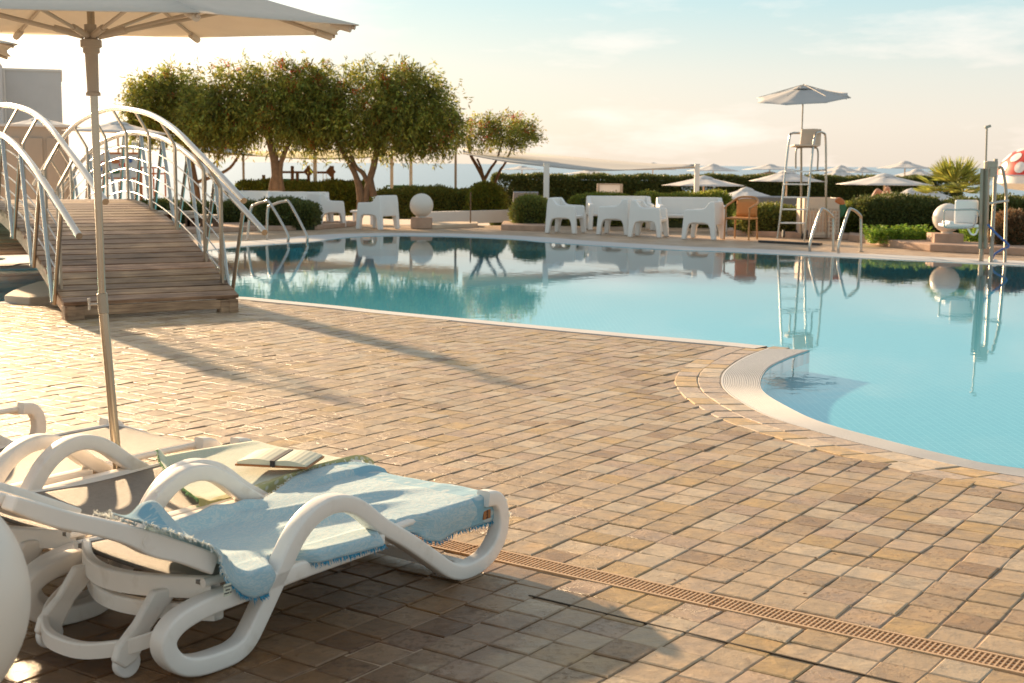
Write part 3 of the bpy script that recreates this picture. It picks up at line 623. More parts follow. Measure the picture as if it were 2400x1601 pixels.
# ---------------------------------------------------------------- towels
def vnoise(seed, n=12):
    rg = np.random.default_rng(seed); K = [(rg.uniform(2, 16), rg.uniform(0, 6.28), rg.uniform(0, 6.28), rg.uniform(.3, 1)) for _ in range(n)]
    return lambda x, y: sum(a / k * 4 * math.sin(k * (math.cos(th) * x + math.sin(th) * y) + ph) for k, th, ph, a in K) / n
def fringe(P, Nn, length, mat_, parent, seed=1, dens=350, droop=0.5):
    rg = np.random.default_rng(seed); mb = MB(); P = np.array(P); d = np.r_[0, np.cumsum(np.linalg.norm(np.diff(P, axis=0), axis=1))]
    for t in rg.uniform(0, d[-1], int(d[-1] * dens)):
        p = np.array([np.interp(t, d, P[:, i]) for i in range(3)]); l = length * rg.uniform(.5, 1.2)
        q = p + (np.array(Nn) + rg.normal(0, .35, 3)) * l * .5; q2 = q + (np.array(Nn) * (1 - droop) + np.array([0, 0, -droop]) + rg.normal(0, .35, 3)) * l * .5
        w = rg.normal(0, 1, 3); w = w / np.linalg.norm(w) * .0016
        mb.add([p - w, p + w, q + w, q - w, q2], [(0, 1, 2, 3), (3, 2, 4)])
    return mb.build('fringe', mat_, parent)
def local_thing(name, label, cat): return thing(name, label, cat, (*LA, 0), LD)
tw = local_thing('towel', 'light blue fringed beach towel draped over the nearest lounger', 'towel')
nz = vnoise(3); nz2 = vnoise(9, 18)
NU, NV = 130, 80
def ss(a, b, x): x = min(1, max(0, (x - a) / (b - a))); return x * x * (3 - 2 * x)
P = []; UV = []
for i in range(NU):
    u = i / (NU - 1); s = -.20 + 1.60 * u; row = []
    of = float(np.interp(s, [-.2, .0, .12, .3, .6, .8, 1.0, 1.25, 1.41], [.10, .20, .40, .50, .56, .62, .70, .71, .58]))   # far edge
    drop = float(np.interp(s, [-.2, 0, .06, .12, .28, .34, .84, .90, 1.03, 1.1, 1.3, 1.41], [.0, .0, .03, .075, .075, .03, .045, .05, .115, .10, .105, .06]))
    on = -.014 + .078 * ss(.24, .29, s) - .074 * ss(.36, .44, s) * (1 - ss(.69, .76, s)) - .028 * ss(.90, .98, s)
    for j in range(NV):
        v = j / (NV - 1); wd = of - on; tot = wd + drop; q = v * tot
        if q < wd: o = of - q; dz = 0
        else: o = on - .006 * math.sin((q - wd) * 40); dz = q - wd
        fl = .335 + (.078 - s) * .52 + .012
        base = (1 - ss(.02, .20, s)) * fl + ss(.02, .20, s) * (seat_z(s) + .018)
        if o < .07 and .0 < s < .85: base = max(base, .262 + (1 - ss(.0, .1, s)) * .06)
        if o > .60 and s > .90: base = max(base, .262 + .022 * ss(.9, 1.1, s))
        e = max(0, s - 1.28); z = base - e * e * 3 - dz
        wr = nz(s * 1.4, o * 3.0) * .024 + nz2(s * 2.0 + o * 1.5, o * 6.0) * .012
        ridge = .022 * math.exp(-((o - .50 + .35 * (s - .5)) / .035) ** 2) * ss(.3, .6, s) * (1 - ss(1.0, 1.25, s)) + .02 * math.exp(-((o - .30 + .2 * (s - .5)) / .03) ** 2) * ss(.4, .7, s) * (1 - ss(.8, 1.1, s))
        fold = .045 * math.exp(-((v * tot - .022) / .026) ** 2) * ss(-.05, .1, s) * (1 - ss(.62, .80, s)) * (q < .2)
        blob = .07 * math.exp(-(((s + .02) / .07) ** 2 + ((o - .16) / .07) ** 2))
        k = 1 if dz == 0 else .0
        if dz == 0: z += max(-.012, wr) * min(1, (of - o) / .03 + .3) + ridge + fold + blob
        else: o += wr * .45 - .004; s2 = s
        row.append((s + (.012 * math.sin(dz * 60 + s * 25) if dz else 0), o, z)); UV.append((u, v))
    P.append(row)
mb = MB(); mb.grid(P); cloth = mb.build('cloth', M['towel_blue'], tw, smooth=80, solid=.004, uv=UV)
fringe([r_[-1] for r_ in P[20:-3]], (0, -.3, -1), .015, M['fringe_blue'], cloth, 2, 650)
fringe([r_[0] for r_ in P[70:]], (.1, .9, .3), .02, M['fringe_pale'], cloth, 3, 350)
fringe([P[i][-1] for i in range(0, 24)], (-.1, -.7, .1), .024, M['fringe_pale'], cloth, 4, 700)
fringe([(-.23, .11, .49), (-.20, .05, .475), (-.18, .02, .465)], (-.6, -.2, .6), .035, M['fringe_pale'], cloth, 5, 900)
fringe(P[-1], (.9, 0, -.3), .015, M['fringe_pale'], cloth, 6, 350)
# leather patch with a small word, and the sewn care label
pt = np.array(P[122][-1]); 
cp = g(1147, 1202, .205); 
def from_px(x, y, o):   # local lounger coords of a pixel on the plane y=o
    p0 = lp(0, o); nn = np.array([ly[0], ly[1], 0]); d = ray(x, y); oo = np.array([0, 0, H]); t_ = ((np.array([*p0, 0]) - oo) @ nn) / (d @ nn); Q = oo + d * t_
    return ((Q[:2] - p0) @ lx, Q[2])
a_, b_ = from_px(1140, 1205, .028)
mb = MB(); mb.box((a_, .026, b_), (.040, .004, .034)); pa = mb.build('patch', M['leather'], tw, bevel=.002)
def text(body, size, mat_, parent, loc, rot, name='lettering', ext=.0006):
    cu_ = bpy.data.curves.new(name, 'FONT'); cu_.body = body; cu_.size = size; cu_.extrude = ext; cu_.align_x = 'CENTER'; cu_.align_y = 'CENTER'
    o = bpy.data.objects.new(name, cu_); COL.objects.link(o); dg = bpy.context.evaluated_depsgraph_get(); me = bpy.data.meshes.new_from_object(o.evaluated_get(dg))
    bpy.data.objects.remove(o); o = bpy.data.objects.new(name, me); COL.objects.link(o); me.materials.append(mat_); o.parent = parent; o.location = loc; o.rotation_euler = rot; return o
text('Bohik', .013, M['black'], pa, (a_, .0235, b_), (R(90), R(-90), 0))
a2, b2 = from_px(532, 1382, -.03)
mb = MB(); mb.box((a2, -.032, b2), (.026, .0015, .034)); cl_ = mb.build('care_label', M['paper'], tw)
for q, w_ in enumerate(('COTTON', 'MADE', 'WASH 30')): text(w_, .006, M['black'], cl_, (a2, -.0335, b2 + .009 - q * .009), (R(90), 0, 0))
# green towel on the second lounger
tg = thing('towel', 'pale green and yellow towel draped over the second lounger', 'towel', (*lp(.05, .702), 0), LD)
P = []; UV = []; nz = vnoise(21); nz2 = vnoise(22, 18); NU, NV = 90, 60
for i in range(NU):
    u = i / (NU - 1); row = []
    for j in range(NV):
        v = j / (NV - 1); tot = .58 + .10; q = v * tot; s = (.52 + .30 * (1 - v) ** 1.3) * (1 - u) + 1.39 * u
        o = .60 - q if q < .58 else .02; dz = max(0, q - .58)
        e = max(0, s - 1.28); z = seat_z(s) + .02 - e * e * 3 - dz
        if dz == 0: z += max(-.01, nz(s * 2, o * 3) * .012 + nz2(s * 3, o * 7) * .005) + (.035 * ss(.93, 1, 1 - u) * (1 - v * .4)) + .03 * math.exp(-((v - .0) / .05) ** 2) * (1 - u) + .03 * math.exp(-((o) / .06) ** 2) * ss(.75, 1.1, s)
        else: z += .03 * ss(.75, 1.1, s); o += .006 * math.sin(s * 30)
        row.append((s, o, z)); UV.append((u, v))
    P.append(row)
mb = MB(); mb.grid(P); cloth2 = mb.build('cloth', M['towel_green'], tg, smooth=80, solid=.005, uv=UV)
fringe(P[0], (-.8, 0, -.2), .014, M['fringe_green'], cloth2, 8, 400)
# open notebook
bk = local_thing('notebook', 'open notebook with ribbed pale pages and brown cover lying on green towel', 'notebook')
c0 = g(657, 1080, .305); ang = R(-10)
bk.location = tuple(c0); bk.rotation_euler = (0, 0, ang)
for sg in (-1, 1):
    Pp = []; 
    for i in range(15):
        x = sg * (.004 + .128 * i / 14); z = .014 + .012 * math.sin(math.pi * min(1, (i / 14) * .9 + .1)) - .006 * (i / 14)
        if sg < 0: z += .004 * (i / 14)
        Pp.append((x, z))
    mb = MB(); poly = Pp + [(Pp[-1][0], .004), (Pp[0][0], .004)]
    mb.plate([(a, b + .0005 * (1 if k % 2 else 0) * (k < 15)) for k, (a, b) in enumerate(poly)], .19, lambda a, b, q: (a, q - .095, b)); mb.build('page_block', M['paper'], bk)
    mb = MB(); mb.box((sg * .070, -.0005, 0.000), (.136, .198, .007)); mb.build('cover', M['leather'], bk, bevel=.001)
mb = MB(); mb.box((.006, 0, .021), (.018, .205, .003)); mb.box((.006, -.100, .010), (.018, .003, .022)); mb.build('elastic_band', M['black'], bk)

# ---------------------------------------------------------------- near parasol
def canopy_mesh(Rr, rise, Nn=8, th=0.0, tilt=(0, 0), sag=.03, vent=True, sub=6, val=0.0):
    mb = MB(); rows = []
    for i in range(sub + 1):
        t = i / sub; row = []
        for k in range(Nn * 4 + 1):
            a = th + 2 * math.pi * (k / 4) / Nn; f = (k % 4) / 4; a0 = th + 2 * math.pi * (k // 4) / Nn; a1 = a0 + 2 * math.pi / Nn
            x = (1 - f) * math.cos(a0) + f * math.cos(a1); y = (1 - f) * math.sin(a0) + f * math.sin(a1)
            inw = 1 - .035 * math.sin(math.pi * f) * t
            r_ = .07 + (Rr - .07) * t; X, Y = x * r_ * inw, y * r_ * inw; z = rise * (1 - t) ** 1.12 - sag * math.sin(math.pi * f) * t * (1 - t) * 2
            row.append((X, Y, z + X * tilt[0] + Y * tilt[1]))
        rows.append(row)
    if val: rows.append([(p[0], p[1], p[2] - val) for p in rows[-1]])
    mb.grid(rows); return mb
PC = np.array([-1.54, 5.0]); PB = lp(.77, 1.42); RIM = 1.888; RR = 1.007; TH = -.952; RISE = .27
um = thing('parasol', 'large cream parasol on a steel pole between the near loungers', 'parasol', (PB[0], PB[1], 0))
o_ = canopy_mesh(RR, RISE, 8, TH, (0, .049), .03).build('canopy', M['canvas'], um, smooth=25, solid=.003); o_.location = (PC[0] - PB[0], PC[1] - PB[1], RIM)
hub = np.array([at(213, 95, 5.0)[0] - PB[0], PC[1] - PB[1], 1.84])
top = np.array([hub[0], hub[1], RIM + RISE - .01])
lo = at(240, 700, 5.0); lo = np.array([lo[0] - PB[0], PC[1] - PB[1], lo[2]]); 
b0 = np.array([0.02, 0, 0])
mb = MB(); mb.tube([b0, lo - np.array([0, 0, .0])], .0172, 20); mb.tube([lo + (0, 0, 0), top], .0138, 20); mb.build('pole', M['steel_pole'], um, smooth=60)
mb = MB(); mb.tube([lo - (lo - b0) / np.linalg.norm(lo - b0) * .055, lo + (top - lo) / np.linalg.norm(top - lo) * .02], .0192, 20); sl_ = mb.build('clamp', M['steel_matt'], um, smooth=50, bevel=.002)
mb = MB(); c = lo + np.array([0, 0, -.02]); mb.tube([c, c + np.array([-.045, -.01, 0])], .005, 8); mb.tube([c + np.array([-.047, -.01, -.022]), c + np.array([-.047, -.01, .022])], .005, 8); mb.build('clamp_handle', M['steel'], sl_, smooth=50)
mb = MB(); dv = (lo - hub) / np.linalg.norm(lo - hub)
mb.tube([hub + dv * q for q in (-.05, .0, .005, .03, .034, .05, .055, .19, .195, .205)], [.022, .022, .038, .038, .030, .030, .0235, .021, .026, .026], 20); mb.build('runner', M['collar'], um, smooth=35)
for k in range(8):
    a = TH + k * math.pi / 4; rp_ = lambda r_, dz=0: np.array([PC[0] - PB[0] + r_ * math.cos(a), PC[1] - PB[1] + r_ * math.sin(a), RIM + RISE * (1 - max(0, (r_ - .07) / (RR - .07))) ** 1.12 + r_ * math.sin(a) * .049 - .012 + dz])
    mb = MB(); mb.tube([rp_(q) for q in np.linspace(.05, RR * .985, 9)], .0075, 8); rb = mb.build('rib', M['rib'], um, smooth=50)
    mb = MB(); hp = hub + np.array([.03 * math.cos(a), .03 * math.sin(a), .01]); mb.tube([hp, rp_(.60, -.008)], .007, 8); mb.tube([hp, hp + (rp_(.6) - hp) * .18], .012, 8); mb.build('strut', M['rib'], rb, smooth=50)
    mb = MB(); mb.tube([rp_(RR * .90, -.004), rp_(RR * .97, -.006)], .014, 8); mb.build('tip_pocket', M['canvas'], rb, smooth=50)
mb = MB(); mb.lathe([(.22, -.02), (.30, -.06), (.30, 0)], 24) if False else None
mb.lathe([(.17, .03), (.16, .05), (.02, .06)], 20) if False else mb.tube([(0.02, 0, 0.0), (0.02, 0, .004)], .05, 16); mb.build('foot_flange', M['steel_matt'], um)
# second near parasol: one corner reaches in at the left edge
p2 = at(42, 104, 6.2); c2 = p2[:2] + np.array([-1.02, .0])
u2 = thing('parasol', 'cream parasol at the left edge, only one canopy corner in view', 'parasol', (*c2, 0))
o_ = canopy_mesh(1.02, .27, 8, 0, (0, 0)).build('canopy', M['canvas'], u2, smooth=25, solid=.003); o_.location = (0, 0, p2[2])
mb = MB(); mb.tube([(0, 0, 0), (0, 0, p2[2] + .26)], .02, 14); mb.build('pole', M['steel_pole'], u2, smooth=60)
for k in range(8):
    a = k * math.pi / 4; mb = MB(); mb.tube([(.05 * math.cos(a), .05 * math.sin(a), p2[2] + .25), (math.cos(a), math.sin(a), p2[2] - .01)], .0075, 8); mb.build('rib', M['rib'], u2, smooth=50)
# white globe at the bottom left corner
gc = at(-262, 1420, 2.62)
gl = thing('globe_lamp', 'big white globe cut off by the bottom left corner', 'lamp', (gc[0], gc[1], 0))
mb = MB(); mb.sphere((0, 0, gc[2]), .272, 48, 32); mb.build('globe', M['globe'], gl, smooth=60)
mb = MB(); mb.box((0, 0, (gc[2] - .26) / 2), (.36, .36, gc[2] - .26)); mb.build('base', M['stone'], gl, bevel=.01)
# ---------------------------------------------------------------- foliage helpers
def leaves(name, material, pos, dirs, ln, wd, tint, parent=None, curl=0.15):
    n = len(pos); dirs = dirs / (np.linalg.norm(dirs, axis=1, keepdims=True) + 1e-9)
    rv = RNG.normal(size=(n, 3)); side = np.cross(dirs, rv); side /= (np.linalg.norm(side, axis=1, keepdims=True) + 1e-9)
    ln = np.asarray(ln).reshape(-1, 1) * np.ones((n, 1)); wd = np.asarray(wd).reshape(-1, 1) * np.ones((n, 1))
    nn = np.cross(dirs, side)
    v = np.stack([pos, pos + dirs * ln * .45 + side * wd * .5 + nn * ln * curl * .3, pos + dirs * ln, pos + dirs * ln * .45 - side * wd * .5 + nn * ln * curl * .3], 1).reshape(-1, 3)
    me = bpy.data.meshes.new(name); me.vertices.add(4 * n); me.vertices.foreach_set('co', v.astype(np.float32).ravel())
    me.loops.add(4 * n); me.loops.foreach_set('vertex_index', np.arange(4 * n, dtype=np.int32))
    me.polygons.add(n); me.polygons.foreach_set('loop_start', np.arange(0, 4 * n, 4, dtype=np.int32)); me.polygons.foreach_set('loop_total', np.full(n, 4, dtype=np.int32))
    me.update(); me.validate()
    a = me.attributes.new('tint', 'FLOAT_COLOR', 'FACE'); a.data.foreach_set('color', np.c_[tint, np.ones(n)].astype(np.float32).ravel())
    me.materials.append(material); o = bpy.data.objects.new(name, me); COL.objects.link(o)
    if parent: o.parent = parent
    return o
def tints(n, lo=.6, hi=1.5, warm=.25):
    b = RNG.uniform(lo, hi, (n, 1)); w = RNG.uniform(-warm, warm, (n, 1))
    return np.clip(np.hstack([b * (1 + w), b, b * (1 - w * .5)]), 0.05, 4)
def clump_tree(name, label, base, ells, trunks, ntw, mat_='leaf_tree', flowers=0, group=None, droop=.5, leaf=(.13, .032), tw=.48):
    t = thing(name, label, 'tree', base, 0, group)
    base = np.array(base); P = []; D = []; FL = []
    vol = np.array([e[1][0] * e[1][1] * e[1][2] for e in ells]) ** (2 / 3); pr = vol / vol.sum(); TT = []
    for k, (c, r_) in enumerate(ells):
        m_ = int(ntw * pr[k]); c = np.array(c); r_ = np.array(r_)
        d = RNG.normal(size=(m_, 3)); d /= np.linalg.norm(d, axis=1, keepdims=True); rad = RNG.uniform(.2, 1.12, (m_, 1)) ** .6
        lump = 1 + .22 * np.sin(d[:, :1] * 7 + k * 2) * np.cos(d[:, 1:2] * 6 + k) + RNG.normal(0, .05, (m_, 1))
        p0 = c + d * r_ * rad * lump; out = d * np.array([1, 1, .5])
        bt = RNG.uniform(.45, 1.7, (m_, 1)) * (1 + .35 * np.sin(p0[:, :1] * 4.3 + k) * np.cos(p0[:, 2:3] * 5.1))
        for q in range(8):
            f = q / 8; dirn = out * (1 - f) * .9 + np.array([0, 0, -1.0]) * (droop * (f + .15)) + RNG.normal(0, .35, (m_, 3))
            P.append(p0 + (out * f * .45 + np.array([0, 0, -1.0]) * droop * f * f * .8) * tw + RNG.normal(0, .04, (m_, 3))); D.append(dirn); TT.append(bt)
        if flowers:
            s = (RNG.random(m_) < flowers * 2.2) & (np.sin(p0[:, 0] * 3.1 + 1) * np.sin(p0[:, 2] * 4.7 + k) > .05); s &= (rad[:, 0] > .75); FL.append(p0[s])
    P = np.vstack(P); D = np.vstack(D); TT = np.vstack(TT); n = len(P); ti = tints(n, .7, 1.3) * TT
    leaves('crown', M[mat_], P - base, D, RNG.uniform(.7, 1.3, n) * leaf[0], RNG.uniform(.7, 1.3, n) * leaf[1], ti, t)
    if flowers:
        fp = np.vstack(FL); fp = np.repeat(fp, 26, axis=0); fd = RNG.normal(size=fp.shape); leaves('blossom', M['leaf_red'], fp - base + fd * .03, fd, .06, .015, tints(len(fp), .7, 1.5, .3), t); t.children[-1]['kind'] = 'stuff'
    mb = MB()
    for pts, rs in trunks: mb.tube([np.array(p) - base for p in catmull(pts, 5)], list(np.interp(np.linspace(0, 1, len(catmull(pts, 5))), np.linspace(0, 1, len(rs)), rs)), 10)
    mb.build('trunk', M['bark'], t, smooth=60)
    return t
def A3(x, y, Y, dy=0): p = at(x, y, Y); p[1] += dy; return p
def EL(x0, x1, y0, y1, Y, depth=None):
    a = at(x0, y0, Y); b = at(x1, y1, Y); rx = abs(b[0] - a[0]) / 2; rz = abs(b[2] - a[2]) / 2
    return ((a + b) / 2, (rx, depth or rx * .9, rz))
TY = 33.0; PX = TY / F
# big pruned bottlebrush trees
clump_tree('tree', 'dark green bottlebrush tree with red blossom, forked trunk, behind the left white chairs', (*A3(850, 468, TY)[:2], GZ),
    [EL(745, 960, 145, 330, TY), EL(880, 1010, 150, 300, TY), EL(690, 820, 160, 350, TY), EL(960, 1080, 250, 358, TY), EL(860, 1060, 150, 345, TY), EL(930, 1075, 215, 355, TY), EL(770, 900, 230, 362, TY), EL(850, 1000, 240, 365, TY)],
    [([A3(845, 500, TY), A3(845, 455, TY), A3(833, 410, TY), A3(812, 372, TY), A3(790, 330, TY), A3(770, 290, TY)], [.115, .10, .07, .06, .05, .04]),
     ([A3(850, 500, TY), A3(862, 440, TY), A3(878, 380, TY), A3(885, 330, TY), A3(900, 270, TY)], [.095, .085, .08, .06, .04]),
     ([A3(872, 450, TY), A3(858, 420, TY), A3(850, 405, TY), A3(835, 392, TY), A3(822, 365, TY)], [.07, .06, .06, .05, .05]),
     ([A3(876, 460, TY), A3(868, 420, TY), A3(872, 395, TY), A3(882, 350, TY)], [.09, .08, .06, .05]),
     ([A3(872, 330, TY), A3(920, 290, TY), A3(980, 250, TY)], [.06, .04, .02])], 4700, flowers=.05)
clump_tree('tree', 'green bottlebrush tree with upright brown trunk, middle of the pruned canopy', (*A3(650, 468, TY)[:2], GZ),
    [EL(470, 640, 150, 330, TY), EL(640, 790, 148, 330, TY), EL(420, 560, 200, 350, TY), EL(560, 760, 140, 335, TY), EL(640, 790, 180, 355, TY), EL(480, 600, 230, 350, TY)],
    [([A3(650, 500, TY), A3(648, 440, TY), A3(646, 400, TY), A3(640, 360, TY), A3(620, 300, TY), A3(580, 240, TY)], [.13, .12, .11, .10, .07, .04]),
     ([A3(660, 450, TY), A3(656, 410, TY), A3(662, 370, TY), A3(690, 310, TY), A3(710, 250, TY)], [.09, .07, .06, .05, .03]),
     ([A3(632, 462, TY), A3(636, 430, TY), A3(645, 400, TY)], [.05, .05, .05])], 4700, flowers=.05)
clump_tree('tree', 'yellowish bottlebrush tree with leaning trunk seen through the bridge railing', (*A3(452, 462, TY + 1)[:2], GZ),
    [EL(292, 420, 165, 300, TY + 1), EL(340, 490, 155, 320, TY + 1), EL(300, 420, 240, 330, TY + 1), EL(400, 520, 200, 340, TY + 1)],
    [([A3(462, 500, TY + 1), A3(455, 440, TY + 1), A3(445, 380, TY + 1), A3(436, 330, TY + 1), A3(400, 260, TY + 1)], [.13, .13, .11, .09, .05]),
     ([A3(478, 500, TY + 1), A3(480, 400, TY + 1), A3(470, 370, TY + 1), A3(450, 300, TY + 1)], [.05, .045, .04, .03]),
     ([A3(455, 430, TY + 1), A3(530, 400, TY + 1), A3(560, 365, TY + 1)], [.05, .04, .03]), ([A3(480, 400, TY + 1), A3(505, 380, TY + 1), A3(525, 362, TY + 1)], [.03, .025, .02])], 2800, flowers=.06)
clump_tree('tree', 'small thin reddish tree with slender forked stems by the sail shade', (*A3(1145, 470, 36)[:2], GZ),
    [EL(1078, 1170, 268, 352, 36), EL(1125, 1250, 262, 350, 36), EL(1180, 1262, 285, 345, 36)],
    [([A3(1137, 470, 36), A3(1135, 425, 36), A3(1118, 390, 36), A3(1102, 360, 36), A3(1095, 320, 36)], [.07, .06, .05, .04, .03]),
     ([A3(1135, 425, 36), A3(1128, 395, 36), A3(1118, 372, 36)], [.04, .03, .03]), ([A3(1136, 420, 36), A3(1150, 395, 36), A3(1165, 372, 36), A3(1180, 320, 36)], [.05, .04, .03, .02]),
     ([A3(1160, 430, 36), A3(1172, 400, 36), A3(1185, 380, 36), A3(1210, 320, 36)], [.04, .04, .03, .02])], 1000, mat_='leaf_tree', flowers=.09, droop=.3, leaf=(.09, .028), tw=.3)

def hedge(label, x0, x1, ytop, Y, depth=1.0, z0=GZ, mat_='leaf_hedge', name='hedge', rnd=.25, n=None, leaf=(.045, .028), cat='hedge', ltop=None, prof=None):
    a = at(x0, ytop, Y); b = at(x1, ytop, Y); x_0, x_1 = a[0], b[0]; z1 = (a[2] + b[2]) / 2; t = thing(name, label, cat, ((x_0 + x_1) / 2, Y + depth / 2, z0))
    w, h = x_1 - x_0, z1 - z0; c = np.array([0, 0, h / 2]); hw = np.array([w / 2, depth / 2, h / 2])
    area = 2 * w * h + w * depth + 2 * h * depth; n = n or int(area * 1500 * (30 / max(Y, 10)) ** 1.0)
    # superellipsoid surface points
    u = RNG.uniform(-1, 1, (n * 2, 3)); ax_ = RNG.choice(3, n * 2, p=np.array([h * depth, w * h * 1.4, w * depth * 1.6]) / (h * depth + w * h * 1.4 + w * depth * 1.6)); sg = np.sign(RNG.uniform(-1, 1, n * 2)); sg[ax_ == 1] = -np.abs(sg[ax_ == 1]) ; sg[ax_ == 2] = 1
    u[np.arange(n * 2), ax_] = sg
    q = np.abs(u * hw); rr = np.minimum(rnd, hw.min()); ex = np.maximum(q - (hw - rr), 0); le = np.linalg.norm(ex, axis=1, keepdims=True); nrm = ex / (le + 1e-6) * np.sign(u)
    qq = np.minimum(q, hw - rr) + ex / (le + 1e-6) * np.minimum(le, rr); p = np.sign(u) * qq
    lump = np.sin(p[:, :1] * 3.1 + Y) * .03 + np.sin(p[:, :1] * 7.7 + p[:, 2:3] * 5) * .02
    p = p + nrm * (lump + RNG.normal(-.01, .035, (len(p), 1))) + c
    if prof is not None: p[:, 2] *= prof(p[:, 0] / (w / 2))
    d = nrm + RNG.normal(0, .6, p.shape) + np.array([0, 0, .5]); ti = tints(len(p), .6, 1.4)
    leaves('foliage', M[mat_], p, d, RNG.uniform(.7, 1.3, len(p)) * leaf[0], RNG.uniform(.7, 1.3, len(p)) * leaf[1], ti, t)
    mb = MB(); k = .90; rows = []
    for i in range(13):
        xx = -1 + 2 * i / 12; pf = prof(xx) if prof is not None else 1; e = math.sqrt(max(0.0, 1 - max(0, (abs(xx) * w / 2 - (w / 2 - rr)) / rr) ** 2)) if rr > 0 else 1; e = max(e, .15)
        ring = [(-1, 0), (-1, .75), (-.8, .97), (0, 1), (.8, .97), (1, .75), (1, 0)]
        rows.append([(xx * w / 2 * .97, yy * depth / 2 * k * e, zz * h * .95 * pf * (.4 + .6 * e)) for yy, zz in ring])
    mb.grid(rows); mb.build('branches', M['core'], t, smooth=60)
    return t
hedge('low yellow-green hedge behind the left white chairs and tree trunks', 545, 862, 432, 36, .9, mat_='leaf_light', leaf=(.06, .035))
hedge('long clipped hedge behind the left globe, brighter at its right end', 880, 1182, 448, 34, 1.0, mat_='leaf_hedge', leaf=(.06, .035))
hedge('sunlit yellow-green bush at the right end of the hedge by the white wall', 1095, 1185, 438, 33.6, .9, mat_='leaf_light', rnd=.4, leaf=(.06, .035), name='bush', cat='bush')
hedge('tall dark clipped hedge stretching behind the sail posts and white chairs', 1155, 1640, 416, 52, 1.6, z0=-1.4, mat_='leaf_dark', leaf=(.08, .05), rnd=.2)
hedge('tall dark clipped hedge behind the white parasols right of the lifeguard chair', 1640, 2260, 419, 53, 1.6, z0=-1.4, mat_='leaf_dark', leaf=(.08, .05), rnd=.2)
hedge('dark rounded bush between the pool ladder and the left white chairs', 592, 742, 476, 28.0, 1.1, mat_='leaf_dark', rnd=.5, name='bush', cat='bush')
hedge('dark hedge behind the railing on the far bank under the bridge', 300, 600, 480, 29.5, 1.0, mat_='leaf_dark', rnd=.3)
hedge('dome-shaped olive bush left of the right-hand white chairs', 1200, 1292, 466, 29.5, 1.3, mat_='leaf_hedge', rnd=.55, name='bush', cat='bush', leaf=(.05, .022))
hedge('light green low hedge showing above the right sofa group', 1335, 1480, 460, 31, .8, mat_='leaf_light', rnd=.3)
hedge('light green low hedge above the second white sofa', 1490, 1720, 458, 30.6, .8, mat_='leaf_light', rnd=.3)
hedge('bushy green planting behind the tan chair and lifeguard ladder', 1735, 1905, 490, 27.2, .8, mat_='leaf_hedge', rnd=.35, name='bush', cat='bush')
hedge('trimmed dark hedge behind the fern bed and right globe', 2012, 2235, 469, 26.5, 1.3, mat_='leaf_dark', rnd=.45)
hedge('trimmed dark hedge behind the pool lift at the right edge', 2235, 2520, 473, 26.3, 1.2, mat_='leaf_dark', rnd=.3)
hedge('small yellow-tipped bush between the bin and the dark hedge', 1950, 2030, 488, 26.9, .7, mat_='leaf_light', rnd=.35, name='bush', cat='bush')
hedge('rusty brown lavender bush low at the right edge', 2345, 2440, 505, 22.6, .7, mat_='leaf_rust', rnd=.35, name='bush', cat='bush', leaf=(.07, .015))
def ferns(label, x0, x1, Y, h, n, seed):
    t = thing('fern_bed', label, 'plants', ((at(x0, 500, Y)[0] + at(x1, 500, Y)[0]) / 2, Y, 0)); rg = np.random.default_rng(seed)
    xa, xb = at(x0, 500, Y)[0], at(x1, 500, Y)[0]; P = []; D = []
    for i in range(n):
        c = np.array([rg.uniform(xa, xb) - (xa + xb) / 2, rg.uniform(-.25, .25), .05]); a = rg.uniform(0, 6.28); hh = h * rg.uniform(.5, 1.15); sp = rg.uniform(.2, .7) * hh
        for q in range(16):
            f = q / 15; p = c + np.array([math.cos(a) * sp * f, math.sin(a) * sp * f, hh * (f - .45 * f * f) * 1.5])
            for sg in (-1, 1): P.append(p); D.append(np.array([-math.sin(a) * sg + math.cos(a) * .6, math.cos(a) * sg + math.sin(a) * .6, .25]))
    P = np.array(P); D = np.array(D); leaves('fronds', M['leaf_fern'], P, D, .07, .022, tints(len(P), .6, 1.6), t); return t
ferns('bright green fern clump in front of the dark hedge left of the right globe', 2040, 2185, 24.2, .34, 170, 5)
ferns('bright green fern clump below the pool lift seat', 2255, 2350, 24.0, .34, 90, 6)
# palm
def palm(label, x, ybase, Y, Rr, n=26):
    c = at(x, ybase, Y); t = thing('palm', label, 'palm', (c[0], c[1], -.3)); P = []; D = []; Lh = []
    for k in range(n):
        a = RNG.uniform(0, 6.28); e = RNG.uniform(.25, 1.35); d0 = np.array([math.cos(a) * math.cos(e), math.sin(a) * math.cos(e), math.sin(e)])
        st = np.array([0, 0, c[2] + .3]); tip = st + d0 * Rr * .55
        sd_ = np.cross(d0, [0, 0, 1.]); sd_ /= np.linalg.norm(sd_); up = np.cross(sd_, d0)
        for q in range(26):
            th = (q / 25 - .5) * 2.6; dd = d0 * math.cos(th) + sd_ * math.sin(th); P.append(tip); D.append(dd + np.array([0, 0, -.12]) + RNG.normal(0, .04, 3)); Lh.append(Rr * .5 * (.7 + .3 * math.cos(th)))
    P = np.array(P); leaves('fronds', M['leaf_palm'], P, np.array(D), np.array(Lh), .035, tints(len(P), .6, 1.6, .15), t)
    mb = MB()
    mb.tube([(0, 0, 0), (0, 0, c[2] + .3)], [.14, .11], 10); mb.build('trunk', M['bark'], t, smooth=50); return t
palm('spiky yellow-green fan palm above the hedge left of the pool lift', 2238, 465, 31, 1.0, 30)

